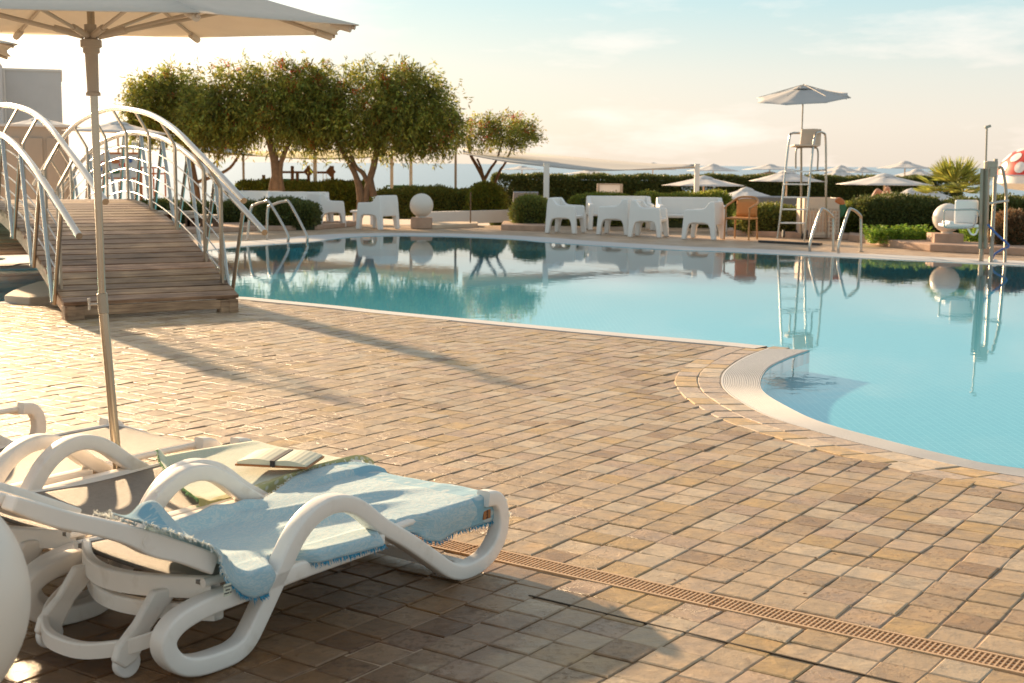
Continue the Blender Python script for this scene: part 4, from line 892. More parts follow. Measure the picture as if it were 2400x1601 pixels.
# ---------------------------------------------------------------- planters, kerbs, walls
def slab(name, label, cat, px, z0, z1, mat_, bev=.015):
    mb = MB(); mb.prism([g(x, y)[:2] for x, y in px], z0, z1); o = mb.build(name, M[mat_], bevel=bev); return tag(o, label, cat)
slab('planter_kerb', 'peach stone kerb round the dark bush by the pool ladder', 'kerb', [(430, 548), (600, 541), (745, 538), (830, 530), (835, 526), (740, 528), (600, 530), (430, 534)], GZ, .09, 'stone')
slab('planter_kerb', 'rough peach stone kerb below the dome-shaped bush', 'kerb', [(1174, 539), (1275, 542), (1290, 538), (1285, 529), (1180, 529)], GZ, .11, 'stone')
slab('planter_kerb', 'cream stone step in front of the long hedge by the left globe', 'kerb', [(1012, 536), (1120, 532), (1120, 528), (1015, 526)], GZ, .08, 'stone_light')
slab('planter_kerb', 'peach stone kerb behind the tan chair and lifeguard chair', 'kerb', [(1705, 551), (1990, 562), (1990, 555), (1705, 545)], GZ, .10, 'stone')
slab('planter_kerb', 'peach stone kerb with rough ends along the fern bed at right', 'kerb', [(1988, 564), (2120, 583), (2180, 589), (2420, 600), (2600, 612), (2600, 600), (2420, 590), (2180, 578), (2120, 573), (1990, 558)], GZ, .12, 'stone')
slab('flower_bed', 'dark soil bed under the ferns and the dark hedge', 'flower bed', [(1990, 560), (2120, 574), (2180, 579), (2420, 591), (2700, 606), (2700, 555), (1990, 545)], GZ, .07, 'soil')
mb = MB()
for (x0, y0), (x1, y1) in (((1015, 527), (1215, 520)),):
    a, b = g(x0, y0), g(x1, y1); d = (b - a)[:2]; l = np.linalg.norm(d); mb.box(((a[0] + b[0]) / 2, (a[1] + b[1]) / 2 + .6, .13), (l + 1.0, .2, .30), Matrix.Rotation(math.atan2(d[1], d[0]), 3, 'Z'))
tag(mb.build('low_wall', M['wall_white'], bevel=.01), 'low white rendered wall under the clipped hedge right of the left globe', 'wall')
# globe lamps on stone plinths
def globe(label, x, yc, rp, Y, bx0, bx1, by0, by1):
    c = at(x, yc, Y); t = thing('globe_lamp', label, 'lamp', (c[0], c[1], 0)); r_ = rp * Y / F
    mb = MB(); mb.sphere((0, 0, c[2]), r_, 40, 28); mb.lathe([(.09, c[2] - r_ - .03), (.10, c[2] - r_ + .03)], 20); mb.build('globe', M['globe'], t, smooth=60)
    w = (bx1 - bx0) * Y / F; mb = MB(); zt = c[2] - r_ - .01; mb.box(((bx0 + bx1) / 2 * Y / F - x * Y / F, 0, zt / 2), (w, w * .9, zt)); mb.build('base', M['stone'], t, bevel=.012)
    return t
globe('pale globe lamp on a peach stone plinth beside the left white chairs', 988, 481, 27.5, 29.2, 964, 1012, 508, 532)
globe('cream globe lamp on a peach stone plinth behind the pool lift seat', 2221, 511, 34, 23.4, 2183, 2251, 546, 578)

# ---------------------------------------------------------------- resin armchairs and sofas
def make_seat(name, label, wd, cat, group):
    t = thing(name, label, cat, (0, 0, 0), 0, group)
    side = [(-.36, 0), (-.27, 0), (-.235, .22), (-.20, .29), (-.10, .315), (.10, .315), (.17, .29), (.20, .22), (.23, 0), (.32, 0), (.30, .30), (.275, .545), (.25, .565), (-.06, .575), (-.13, .60), (-.20, .70), (-.235, .72), (-.30, .72), (-.325, .60)]
    for sg in (-1, 1):
        mb = MB(); mb.plate(side, .10, lambda a, b, q, sg=sg: (a, sg * (wd / 2 - .05 - b * .035 + .02) + (q - .05), b)); mb.build('side_panel', M['resin'], t, bevel=.018, smooth=30)
    mb = MB(); mb.plate([(-.33, .28), (-.22, .28), (-.19, .36), (-.235, .72), (-.305, .725), (-.335, .5)], wd - .12, lambda a, b, q: (a, q - (wd - .12) / 2, b)); mb.build('backrest', M['resin'], t, bevel=.015, smooth=30)
    mb = MB(); mb.plate([(-.25, .285), (.27, .30), (.285, .36), (.26, .375), (-.22, .355)], wd - .12, lambda a, b, q: (a, q - (wd - .12) / 2, b)); mb.build('seat', M['resin'], t, bevel=.015, smooth=30)
    return t
AC = make_seat('armchair', 'x', .64, 'armchair', 'white moulded armchairs round the pool'); SO = make_seat('sofa', 'x', 1.42, 'sofa', 'white moulded sofas beside the pool')
def put(o, first, label, x, y, deg, **k):
    p = g(x, y)
    if first: o.location = (p[0], p[1], 0); o.rotation_euler = (0, 0, R(deg)); o['label'] = label; return o
    return dup(o, label, (p[0], p[1], 0), R(deg))
put(AC, 1, 'white armchair at the left of the right-hand group, turned to the right', 1328, 546, -22)
put(AC, 0, 'white armchair second from left in the right-hand group, turned left', 1443, 549, 160)
put(AC, 0, 'white armchair in front of the second sofa, turned right towards the pool chairs', 1522, 555, -20)
put(AC, 0, 'white armchair nearest the tan chair, turned left', 1646, 560, 155)
put(SO, 1, 'white sofa facing the pool behind the two left armchairs of the right-hand group', 1452, 538, -86)
put(SO, 0, 'white sofa facing the pool behind the armchair next to the tan chair', 1618, 543, -88)
put(AC, 0, 'white armchair nearest the left globe, turned left', 884, 537, 148)
put(AC, 0, 'white armchair left of centre in the left-hand group, turned right', 765, 531, 35)
put(SO, 0, 'white sofa behind the left-hand armchairs by the tree trunk', 700, 524, -80)
put(SO, 0, 'white sofa farthest left, partly behind the bridge handrail', 590, 521, -84)
mb = MB(); c = g(850, 527); tt = thing('side_table', 'small white coffee table between the two left armchairs', 'table', (c[0], c[1] + .2, 0))
mb.box((0, 0, .30), (.55, .55, .04)); mb.build('top', M['resin'], tt, bevel=.01)
for a in (-.2, .2):
    for b in (-.2, .2): mb = MB(); mb.box((a, b, .14), (.05, .05, .28)); mb.build('leg', M['resin'], tt, bevel=.008)
# tan rattan chair
c = g(1737, 561); rc = thing('armchair', 'tan rattan armchair with orange woven back beside the white chairs', 'armchair', (c[0], c[1], 0), R(-122))
for (x, y) in ((.22, .24), (.22, -.24), (-.22, .22), (-.22, -.22)):
    mb = MB(); mb.tube([(x * 1.08, y * 1.05, 0), (x, y, .40), (x, y, .62 if x > 0 else .44)], .017, 8); mb.build('leg', M['rattan'], rc, smooth=50)
mb = MB(); mb.box((0, 0, .405), (.48, .47, .035)); mb.build('seat', M['rattan_back'], rc, bevel=.01)
mb = MB(); mb.tube(catmull([(.24, .25, .60), (.10, .27, .645), (-.12, .27, .70), (-.26, .18, .79), (-.29, 0, .81), (-.26, -.18, .79), (-.12, -.27, .70), (.10, -.27, .645), (.24, -.25, .60)], 5), .021, 8); mb.build('arm_loop', M['rattan'], rc, smooth=50)
mb = MB(); mb.grid([[(-.235 - .03 * math.cos(a * 1.6), .21 * a, .42 + (.36 - .03 * a * a) * b) for a in np.linspace(-1, 1, 9)] for b in np.linspace(0, 1, 5)]); mb.build('backrest', M['rattan_back'], rc, smooth=50, solid=.018)
# grey loungers half hidden by bushes
def mini_lounger(label, x, y, deg):
    c = g(x, y); t = thing('deck_lounger', label, 'sun lounger', (c[0], c[1], GZ), R(deg)); 
    mb = MB(); mb.box((.3, 0, .30), (1.3, .58, .05)); mb.build('seat', M['grey_fabric'], t, bevel=.01)
    mb = MB(); mb.grid([[(-.35 - .28 * q, yy, .30 + .46 * q) for yy in (-.29, 0, .29)] for q in (0, .5, 1)]); mb.build('backrest', M['grey_fabric'], t, solid=.05)
    for xx in (-.2, .8):
        for yy in (-.25, .25): mb = MB(); mb.box((xx, yy, .14), (.05, .05, .28)); mb.build('leg', M['resin'], t)
mini_lounger('grey lounger with raised back behind the dome-shaped bush', 1226, 524, 95)
mini_lounger('grey lounger back showing low behind the tan chair', 1790, 541, 80)
mini_lounger('grey lounger back showing low left of the lifeguard ladder', 1830, 541, 80)

# ---------------------------------------------------------------- sails and their posts
def sail(label, px, mat_, name='shade_sail', up=.0):
    t = thing(name, label, 'sail shade', (0, 30, 0)); o0 = np.array([0, 30, 0]); mb = MB()
    A, B = px; P = []
    A = catmull([at(*p) for p in A], 6); B = catmull([at(*p) for p in B], 6); k = min(len(A), len(B))
    A = [A[int(i * (len(A) - 1) / (k - 1))] for i in range(k)]; B = [B[int(i * (len(B) - 1) / (k - 1))] for i in range(k)]
    mb.grid([[a - o0 + (b - a) * f + np.array([0, 0, -.06 * math.sin(math.pi * f)]) for f in np.linspace(0, 1, 5)] for a, b in zip(A, B)]); mb.build('cloth', M[mat_], t, smooth=60, solid=.02); return t
sail('white shade sail sagging between posts above the right white chairs', ([(1085, 347, 40), (1200, 356, 39), (1330, 367, 38), (1530, 384, 36), (1634, 386, 35)], [(1085, 360, 33), (1180, 378, 32), (1282, 390, 31.5), (1400, 400, 32.5), (1520, 396, 34), (1634, 390, 35)]), 'sail')
sail('olive-cream shade sail hanging under the big trees', ([(470, 349, 44), (650, 356, 44), (800, 352, 44), (950, 347, 44), (1075, 342, 44)], [(470, 352, 36), (600, 365, 36), (740, 373, 36), (880, 368, 36), (1000, 353, 36), (1075, 344, 37)]), 'sail_olive')
def post(label, x, y0, y1, Y, w, mat_='white', name='sail_post', z0=GZ):
    a = at(x, y0, Y); t = a.copy(); mb = MB(); ww = w * Y / F; mb.box((0, 0, (a[2] - z0) / 2), (ww, ww, a[2] - z0)); mb.box((0, 0, a[2] - z0 + .01), (ww * 1.15, ww * 1.15, .02)); o = mb.build(name, M[mat_], bevel=.006); o.location = (a[0], a[1], z0); return tag(o, label, 'post')
post('thick white post under the right sail shade, left of the white sofas', 1281, 385, 460, 31.5, 13)
post('white post at the right corner of the sail shade', 1634, 386, 460, 34.9, 11, z0=-1.4)
post('white post under the olive sail between the tree trunks', 738, 357, 445, 37, 8)
post('left of the two white posts right of the forked tree trunk', 918, 354, 448, 38, 7)
post('right of the two white posts right of the forked tree trunk', 963, 347, 448, 37, 7)
post('beige post at the joint of the two shade sails', 1068, 346, 445, 36, 5.5, 'wall_beige')
post('slim grey post beside the parasol left of the tree', 570, 362, 432, 38, 5, 'steel_matt')
post('thin brown pole standing at the step by the low white wall', 1103, 452, 526, 30.2, 3, 'bark', 'pole')

# ---------------------------------------------------------------- parasols beyond the pool
PG = 'parasols on the lower terrace'
def bgp(label, xl, xr, yr, ya, mat_='canvas_far', Rr=1.25, th=None, tilt=0.0, z0=-1.4, first=[None], px=None, group=PG):
    Y = Rr * 2 * F / (xr - xl); c = at((xl + xr) / 2, yr, Y); a = at((xl + xr) / 2, ya, Y); rise = max(.18, (a[2] - c[2]))
    t = thing('terrace_parasol', label, 'parasol', (c[0], c[1], z0), 0, group); th = RNG.uniform(0, .8) if th is None else th
    o = canopy_mesh(Rr, rise * .92, 8, th, (tilt, 0), .03, sub=4).build('canopy', M[mat_], t, smooth=25, solid=.006); o.location = (0, 0, c[2] - z0)
    mb = MB(); mb.lathe([(.30, rise * .74), (.20, rise * .93), (.04, rise * 1.06), (.0001, rise * 1.1)], 8); v_ = mb.build('vent_cap', M[mat_], o, smooth=25); 
    mb = MB(); mb.tube([(0, 0, 0), (0, 0, c[2] - z0 + rise * .95)], .026, 8); mb.build('pole', M['bin'], t, smooth=50)
    return t
bgp('grey-white parasol rim under the sail, left of the thick white post', 1171, 1276, 398, 389)
bgp('flat grey parasol just right of the thick white sail post', 1320, 1441, 408, 398)
bgp('parasol peeking over the sail shade edge near its right end', 1472, 1588, 398, 382)
bgp('parasol right of the thin sail corner post, against the sea', 1609, 1734, 401, 385)
bgp('pale open parasol in front of the sail corner post', 1548, 1750, 435, 413)
bgp('low white parasol behind the tan rattan chair', 1665, 1832, 466, 440)
bgp('grey parasol against the sea just left of the lifeguard ladder', 1740, 1868, 398, 385)
bgp('wide cream parasol seen through the lifeguard ladder', 1752, 1935, 425, 399)
bgp('white parasol directly right of the lifeguard chair legs', 1895, 2037, 420, 396)
bgp('small parasol top behind the one right of the lifeguard chair', 1918, 2024, 402, 388)
bgp('cream parasol left of the tallest terrace parasol', 1975, 2068, 405, 392)
bgp('highest grey parasol of the terrace, its peak above the sea horizon', 2052, 2190, 395, 378)
bgp('pale parasol just below the highest one', 2083, 2216, 414, 396)
bgp('large front parasol over the hedge, in front of the sunbather', 1959, 2187, 433, 408)
bgp('white parasol touching the palm fronds', 2128, 2250, 418, 404)
bgp('lowest white parasol, rim resting over the dark hedge left of the palm', 2052, 2218, 469, 443)
bgp('white parasol half hidden by the palm beside the lowest one', 2110, 2262, 471, 446)
bgp('sliver of parasol behind the right sail post near the hedge top', 1740, 1868, 412, 404)
# left side
bgp('broad parasol behind the left bridge handrail below the grey building', -20, 205, 300, 276, z0=GZ)
bgp('parasol above the bridge deck behind the near pole', 150, 402, 311, 285, tilt=-.03, z0=GZ)
bgp('parasol framed by the right bridge railing under the trees', 222, 402, 350, 334, z0=GZ)
bgp('parasol with dark struts left of the tree trunks', 405, 612, 360, 333, tilt=-.06, z0=GZ)
bgp('small pale parasol low behind the left bridge posts', -40, 100, 318, 306, z0=GZ)
# red and white spotted mushroom shower
c = at(2440, 410, 40); ms = thing('water_mushroom', 'red mushroom-shaped water feature with white dots at the right edge', 'water feature', (c[0], c[1], -1.4))
Rm = 96 * 40 / F; mb = MB(); zb = c[2] + 1.4; mb.lathe([(Rm * math.cos(a), zb + Rm * .72 * math.sin(a)) for a in np.linspace(0, math.pi / 2 - .001, 14)], 40); cp_ = mb.build('cap', M['red'], ms, smooth=60)
mb = MB()
for (u, v, s_) in [(a, b, q) for a in np.linspace(0, 6.0, 12) for b, q in ((.25, .13), (.62, .14), (1.0, .12))]:
    a = u + b_ * 0 + (.26 if v > .5 and v < .8 else 0); P = np.array([math.cos(a) * math.cos(v), math.sin(a) * math.cos(v), .72 * math.sin(v)]) * Rm
    nrm = np.array([P[0], P[1], P[2] / .52]); nrm /= np.linalg.norm(nrm); e1 = np.cross(nrm, [0, 0, 1.]); e1 /= np.linalg.norm(e1); e2 = np.cross(nrm, e1)
    ctr = P + nrm * .012 + [0, 0, zb]; k = 14; rr_ = s_ * Rm * 1.1
    mb.add([ctr] + [ctr + (e1 * math.cos(q * 2 * math.pi / k) + e2 * math.sin(q * 2 * math.pi / k)) * rr_ - nrm * .02 for q in range(k)], [(0, q + 1, (q + 1) % k + 1) for q in range(k)])
mb.build('white_dots', M['white'], cp_)
mb = MB(); mb.lathe([(Rm * .97, zb - .02), (Rm * 1.0, zb - .25), (Rm * .75, zb - .42), (.2, zb - .5), (.2, 0)], 32); mb.build('stem', M['white'], ms, smooth=50)

# ---------------------------------------------------------------- lifeguard chair
LY = 24.9; c = g(1855, 566); lg = thing('lifeguard_chair', 'tall steel lifeguard chair with ladder rungs and beige seat by the pool', 'lifeguard chair', (c[0], c[1], 0))
o0 = np.array([c[0], c[1], 0.0])
def Lp(x, y, dy=0): return at(x, y, c[1] + dy) - o0
def tubeo(name, pts, r_, mat_, parent, n=10, cm=6): mb = MB(); mb.tube(catmull(pts, cm) if cm else pts, r_, n); return mb.build(name, M[mat_], parent, smooth=55)
tubeo('left_stile'.replace('left_', ''), [Lp(1822, 560), Lp(1832, 480), Lp(1841, 400, .1), Lp(1850, 325, .2), Lp(1856, 313, .3), Lp(1874, 312, .5)], .021, 'steel', lg)
tubeo('stile', [Lp(1885, 566), Lp(1893, 480), Lp(1900, 400, .1), Lp(1909, 322, .2), Lp(1918, 311, .35), Lp(1930, 312, .5), Lp(1935, 325, .55), Lp(1936, 400, .6), Lp(1936, 460, .65), Lp(1937, 556, .75)], .021, 'steel', lg)
tubeo('rear_leg', [Lp(1878, 345, .5), Lp(1878, 460, .6), Lp(1877, 553, .75)], .021, 'steel_matt', lg, cm=0)
for y0, xa, xb in ((402, 1841, 1901), (432, 1838, 1898), (463, 1834, 1894), (491, 1831, 1890), (523, 1827, 1887)):
    mb = MB(); a, b = Lp(xa, y0), Lp(xb, y0); mb.box((a + b) / 2 + np.array([0, .05, 0]), (np.linalg.norm(b - a), .09, .025)); mb.build('rung', M['white'], lg, bevel=.004)
tubeo('brace', [Lp(1900, 401, .1), Lp(1936, 398, .6)], .012, 'steel_matt', lg, cm=0); tubeo('brace', [Lp(1841, 402, .1), Lp(1878, 400, .6)], .012, 'steel_matt', lg, cm=0)
tubeo('seat_frame', [Lp(1865, 395, .15), Lp(1866, 352, .15), Lp(1874, 346, .2), Lp(1908, 346, .2), Lp(1917, 355, .2), Lp(1916, 398, .2)], .016, 'steel_matt', lg)
mb = MB(); a, b = Lp(1862, 340, .1), Lp(1922, 341, .1); mb.grid([[a + (b - a) * f + np.array([0, .42 * q, -.02 * q]) for f in (0, .5, 1)] for q in (0, .5, 1)]); mb.build('seat', M['bin'], lg, solid=.03, bevel=.005)
mb = MB(); mb.grid([[Lp(x0, y0, .45 + .06 * q) for x0, y0 in ((1874 + 5 * q, 343 - 40 * q), (1900 + 5 * q, 343 - 41 * q), (1923 + 2 * q, 341 - 38 * q))] for q in (0, .5, 1)]); mb.build('backrest', M['bin'], lg, solid=.03, bevel=.005)
for x0 in (1836, 1985 - 95): mb = MB(); p = Lp(x0, 548, .2); mb.tube([p - (0.02, 0, 0), p + (0.02, 0, 0)], .075, 18); mb.build('wheel', M['dark'], lg, smooth=40, bevel=.008)
mb = MB(); a, b = g(1780, 568) - o0, g(1924, 575) - o0; mb.box((a + b) / 2 + np.array([0, 0, .02]), (np.linalg.norm(b - a), .12, .035), Matrix.Rotation(math.atan2((b - a)[1], (b - a)[0]), 3, 'Z')); mb.build('base_bar', M['dark'], lg)
c5 = at(1882, 237, c[1] + .55); gp = thing('parasol', 'grey sun-worn parasol clamped high above the lifeguard chair', 'parasol', (c5[0], c5[1], 1.9)); RG = 113 * (c[1] + .55) / F
o_ = canopy_mesh(RG, .20, 8, .25, (0.08, .17), .02, val=0.0).build('canopy', M['canvas_grey'], gp, smooth=25, solid=.005); o_.location = (0, 0, at(1882, 226, c[1])[2] - 1.9)
mb = MB(); zt = at(1882, 226, c[1])[2] - 1.9; mb.lathe([(.20, .165), (.12, .21), (.03, .235), (.0001, .24)], 8); mb.build('vent_cap', M['canvas_grey'], o_, smooth=25)
mb = MB(); mb.tube([(0.0, 0, -.35), (0, 0, zt + .26)], .014, 10); mb.build('pole', M['steel_matt'], gp, smooth=50)
for k in range(8):
    a = .25 + k * math.pi / 4; mb = MB(); mb.tube([(.04 * math.cos(a), .04 * math.sin(a), zt + .24), (RG * .98 * math.cos(a), RG * .98 * math.sin(a), zt - .008)], .006, 6); mb.build('rib', M['rib'], gp)

# ---------------------------------------------------------------- bin with float cloth
c = g(1923, 560); bi = thing('storage_cart', 'beige perforated plastic cart on wheels behind the right pool ladder', 'cart', (c[0], c[1] + .35, 0)); Yb = c[1] + .05
mb = MB(); wd_ = 82 * Yb / F; hb = (561 - 466) * Yb / F
def cell(i, j): return (i - 3.5) * wd_ / 8.6, .12 + j * .085
zs = [0.06] + [hb * .12 + k * hb * .093 for k in range(7)] + [hb]
xs_ = np.linspace(-wd_ / 2, wd_ / 2, 12)
for i in range(11):
    mb.box(((xs_[i] + xs_[i + 1]) / 2, -.35, (zs[-1] + hb * .70) / 2), (xs_[1] - xs_[0], .03, hb * .30))
for i in range(12): mb.box((xs_[i], -.35, hb * .40), (wd_ / 11 * .34, .03, hb * .68))
for k in range(8): mb.box((0, -.35, .06 + k * hb * .088), (wd_, .028, hb * .022))
mb.box((0, -.35, .07), (wd_, .028, .08))
mb.build('front_grid', M['bin'], bi)
mb = MB(); mb.box((-wd_ / 2 + .015, 0, hb / 2 + .03), (.03, .66, hb - .06)); mb.box((wd_ / 2 - .015, 0, hb / 2 + .03), (.03, .66, hb - .06)); mb.box((0, .34, hb / 2 + .03), (wd_ - .06, .03, hb - .06)); mb.box((0, 0, .09), (wd_ - .06, .64, .03)); mb.build('body', M['bin'], bi, bevel=.006)
for sx in (-1, 1):
    for sy in (-.3, .25): mb = MB(); mb.tube([(sx * wd_ / 2 - .02, sy, .07), (sx * wd_ / 2 + .03, sy, .07)], .075, 16); mb.build('wheel', M['dark'], bi, smooth=40)
for nm, col, pxs, lab in (('beach_toy', 'orange', [(1955, 466), (1968, 462), (1978, 470), (1980, 485), (1966, 480), (1954, 474)], 'orange part of the limp inflatable hanging on the beige cart'), ('beach_toy', 'green_panel', [(1964, 480), (1978, 474), (1984, 490), (1976, 506), (1966, 512), (1967, 495)], 'green part of the limp inflatable hanging below the orange one')):
    q0 = at(*pxs[0], Yb); mb = MB(); mb.plate([((at(x, y, Yb) - q0)[0], (at(x, y, Yb) - q0)[2]) for x, y in pxs], .12, lambda a, b, q: (a, q - .06, b)); o = mb.build(nm, M[col], bevel=.03, smooth=60); o.location = tuple(q0 + (0, -.02, 0)); tag(o, lab, 'toy')

# ---------------------------------------------------------------- pool ladders
def ladder(label, rails):
    b = g(*rails[0][0]); t = thing('pool_ladder', label, 'pool ladder', (b[0], b[1], 0)); ends = []
    for rl in rails:
        b0_ = g(*rl[0]); w0 = g(*rl[-1], WZ); pts = []
        n_ = len(rl) - 1
        for i, (x, y) in enumerate(rl):
            Yq = b0_[1] + (w0[1] - b0_[1]) * rl_f[i]; pts.append(at(x, y, Yq) - np.array([b[0], b[1], 0]))
        pts[0][2] = -.01; low = pts[-1].copy(); low[2] = -.9; ends.append(low)
        mb = MB(); mb.tube(catmull(pts, 6) + [low], .024, 10); mb.build('handrail', M['steel'], t, smooth=55)
        mb = MB(); mb.lathe([(.05, 0), (.05, .012), (.028, .02)], 16, tuple(pts[0])); mb.build('flange', M['steel_matt'], t)
    for k in range(3):
        mb = MB(); a, c_ = ends[0].copy(), ends[1].copy(); a[2] = c_[2] = -.2 - .25 * k; mb.tube([a, c_], .03, 8); mb.build('step', M['white'], t)
rl_f = [0, 0, .08, .35, .55, 1, 1]
ladder('steel pool ladder rails at the far left corner beside the bridge', [[(579, 564), (588, 492), (600, 479), (621, 473), (633, 477), (672, 545), (675, 570)], [(625, 563), (628, 492), (640, 480), (667, 472), (680, 478), (717, 548), (720, 568)]])
ladder('steel pool ladder rails in front of the lifeguard chair', [[(1953, 588), (1953, 520), (1950, 506), (1932, 491), (1922, 497), (1900, 565), (1898, 592)], [(2018, 590), (2018, 520), (2016, 505), (1998, 491), (1988, 498), (1967, 568), (1965, 596)]])

# ---------------------------------------------------------------- pool lift
YL = 20.3; c = at(2310, 600, YL); pl_ = thing('pool_lift', 'steel pool hoist with white swing seat at the right edge of the pool', 'pool lift', (c[0], c[1], 0)); o0 = np.array([c[0], c[1], 0.0])
def Q(x, y, dy=0): return at(x, y, YL + dy) - o0
for (x0, y0, x1, y1, w, nm) in ((2303, 395, 2298, 583, .034, 'mast'), (2314, 396, 2310, 583, .038, 'mast'), (2301, 583, 2297, 650, .035, 'mast_foot')):
    mb = MB(); a, b = Q(x0, y0), Q(x1, y1); mb.tube([b, a], w, 4 if nm == 'mast' else 10); mb.build(nm, M['steel_matt'], pl_)
tubeo('antenna_pole', [Q(2310, 400), Q(2313, 300)], .014, 'steel_matt', pl_, cm=0)
mb = MB(); mb.box(Q(2315, 297), (.09, .06, .04), Matrix.Rotation(-.3, 3, 'Y')); mb.build('antenna_head', M['collar'], pl_, bevel=.01)
mb = MB(); mb.box(Q(2322, 392, .1), (.17, .14, .18)); mb.box(Q(2323, 404, .1), (.10, .17, .14)); mb.build('motor_box', M['steel_matt'], pl_, bevel=.01)
tubeo('rear_post', [Q(2334, 373, .3), Q(2330, 470, .2), Q(2322, 620, -.2)], .03, 'steel_matt', pl_, cm=0)
tubeo('side_rail', [Q(2338, 394, .3), Q(2350, 397, .3), Q(2358, 450, .25), Q(2358, 480, .2), Q(2355, 620, -.2)], .024, 'steel_matt', pl_)
tubeo('cross_rail', [Q(2318, 477, .1), Q(2364, 470, .1)], .02, 'steel', pl_, cm=0)
mb = MB(); a = Q(2270, 497); mb.box(a + np.array([0, .1, 0]), (.36, .06, .36)); mb.build('seat_back', M['resin'], pl_, bevel=.03)
mb = MB(); mb.box(Q(2246, 528), (.50, .38, .05)); mb.box(Q(2222, 522), (.08, .36, .06)); mb.build('seat', M['resin'], pl_, bevel=.02)
tubeo('arm_loop', [Q(2296, 507, -.2), Q(2288, 492, -.25), Q(2240, 492, -.25), Q(2216, 492, -.25), Q(2213, 500, -.25), Q(2213, 525, -.25), Q(2220, 533, -.25), Q(2262, 534, -.25), Q(2282, 530, -.2), Q(2288, 505, -.1)], .014, 'steel', pl_)
tubeo('foot_rest', [Q(2268, 534, -.1), Q(2276, 548, -.1), Q(2286, 549, -.1), Q(2292, 536, -.1)], .014, 'resin', pl_)
tubeo('hose', [Q(2315, 526, -.1), Q(2335, 548, -.1), Q(2364, 575, -.1), Q(2350, 584, -.1), Q(2332, 595, -.1), Q(2326, 606, -.1)], .016, 'blue_hose', pl_)
mb = MB(); mb.sphere(Q(2331, 618, -.1), .06, 14, 10, 1.2); mb.build('float_weight', M['resin'], pl_, smooth=60)

# ---------------------------------------------------------------- playground, signs, building, odds and ends
c = at(700, 440, 42); pg = thing('play_structure', 'dark timber playground frame with green panels behind the hedge', 'playground', (c[0], c[1], GZ)); o0 = np.array([c[0], c[1], GZ])
def PQ(x, y, dy=0): return at(x, y, 42 + dy) - o0
for x, y in ((618, 410), (685, 389), (723, 389), (779, 389), (697, 404)):
    a = PQ(x, y); mb = MB(); mb.box((a[0], 0, a[2] / 2), (.09, .09, a[2])); mb.build('post', M['brown'], pg)
for x0, x1, y in ((656, 779, 404),):
    a, b = PQ(x0, y), PQ(x1, y); mb = MB(); mb.box((a + b) / 2, (b[0] - a[0], .07, .07)); mb.build('beam', M['brown'], pg)
for xx in (723, 775): mb = MB(); a = PQ(xx, 403); mb.plate([(-.16, 0), (0, .2), (.16, 0), (0, -.16)], .08, lambda p, q, r_, a=a: (a[0] + p, r_ - .04, a[2] + q)); mb.build('gusset', M['brown'], pg)
for x0, x1, y0, y1 in ((620, 640, 419, 440), (662, 722, 419, 437)):
    a, b = PQ(x0, y0), PQ(x1, y1); mb = MB(); mb.box((a + b) / 2, (b[0] - a[0], .06, a[2] - b[2])); mb.build('panel', M['green_panel'], pg, bevel=.02)
mb = MB(); a = PQ(714, 436); mb.tube([a + (0, -.3, -.1), a + (0, .5, -.1)], .25, 16); mb.build('tunnel', M['dark'], pg, smooth=50)
for x in (757, 765): tubeo('swing_rope', [PQ(x, 406), PQ(x, 440)], .012, 'steel', pg, cm=0, n=6)
c = at(940, 434, 44); bn = thing('picnic_table', 'dark green table top above the hedge between two white posts', 'table', (c[0], c[1], GZ)); a = c[2]
mb = MB(); mb.box((0, 0, a - .02), (.92, .6, .05)); mb.build('top', M['green_panel'], bn); mb = MB(); mb.box((0, 0, a / 2 - .05), (.52, .3, a)); mb.build('base', M['green_panel'], bn)
c = at(1429, 448, 41); sb = thing('notice_board', 'blank pale notice board in a beige frame before the dark hedge', 'sign', (c[0], c[1], -1.4)); a = 41 / F
mb = MB(); mb.box((0, 0, c[2] + 1.4), (48 * a, .04, 30 * a)); mb.build('panel', M['canvas_far'], sb)
for sx in (-27, 27): mb = MB(); mb.box((sx * a, 0, (c[2] + 1.4 + 17 * a) / 2), (6 * a, .08, c[2] + 1.4 + 17 * a)); mb.build('frame_post', M['wall_beige'], sb)
mb = MB(); mb.box((0, 0, c[2] + 1.4 + 16 * a), (48 * a, .07, 3 * a)); mb.build('frame_rail', M['wall_beige'], sb)
# advertising board with orange frame seen through the bridge
c = at(268, 388, 30); ob = thing('poster_board', 'orange-framed poster board with coloured shapes seen through the bridge railing', 'sign', (c[0], c[1], GZ)); a = 30 / F
mb = MB(); mb.box((0, 0, c[2]), (116 * a, .05, 54 * a)); mb.build('poster', M['wall_white'], ob)
mb = MB(); [mb.box((sx * a, -.01, c[2] / 2 + 14 * a), (4 * a, .07, c[2] + 28 * a)) for sx in (-60, 60)]; [mb.box((0, -.012, c[2] + sz * a), (124 * a, .06, 4 * a)) for sz in (-29, 29)]; mb.build('frame', M['orange'], ob)
for k, (dx, dz, ww, hh, mt) in enumerate(((-20, 6, 18, 12, 'red'), (4, 10, 22, 9, 'orange'), (-35, -8, 16, 14, 'blue_hose'), (22, 2, 20, 10, 'red'), (0, -14, 30, 8, 'green_panel'), (38, 12, 10, 10, 'blue_hose'))):
    mb = MB(); mb.lathe([(.0001, 0), (.5, 0), (.5, .03), (.0001, .03)], 18); o = mb.build('printed_shape', M[mt], ob); o.rotation_euler = (R(90), 0, 0); o.scale = (ww * a, hh * a, 1); o.location = (dx * a, -.03, c[2] + dz * a)
c = at(360, 420, 32); rl_ = thing('low_railing', 'thin orange railing behind the bridge posts', 'railing', (c[0], c[1], GZ)); a = 32 / F
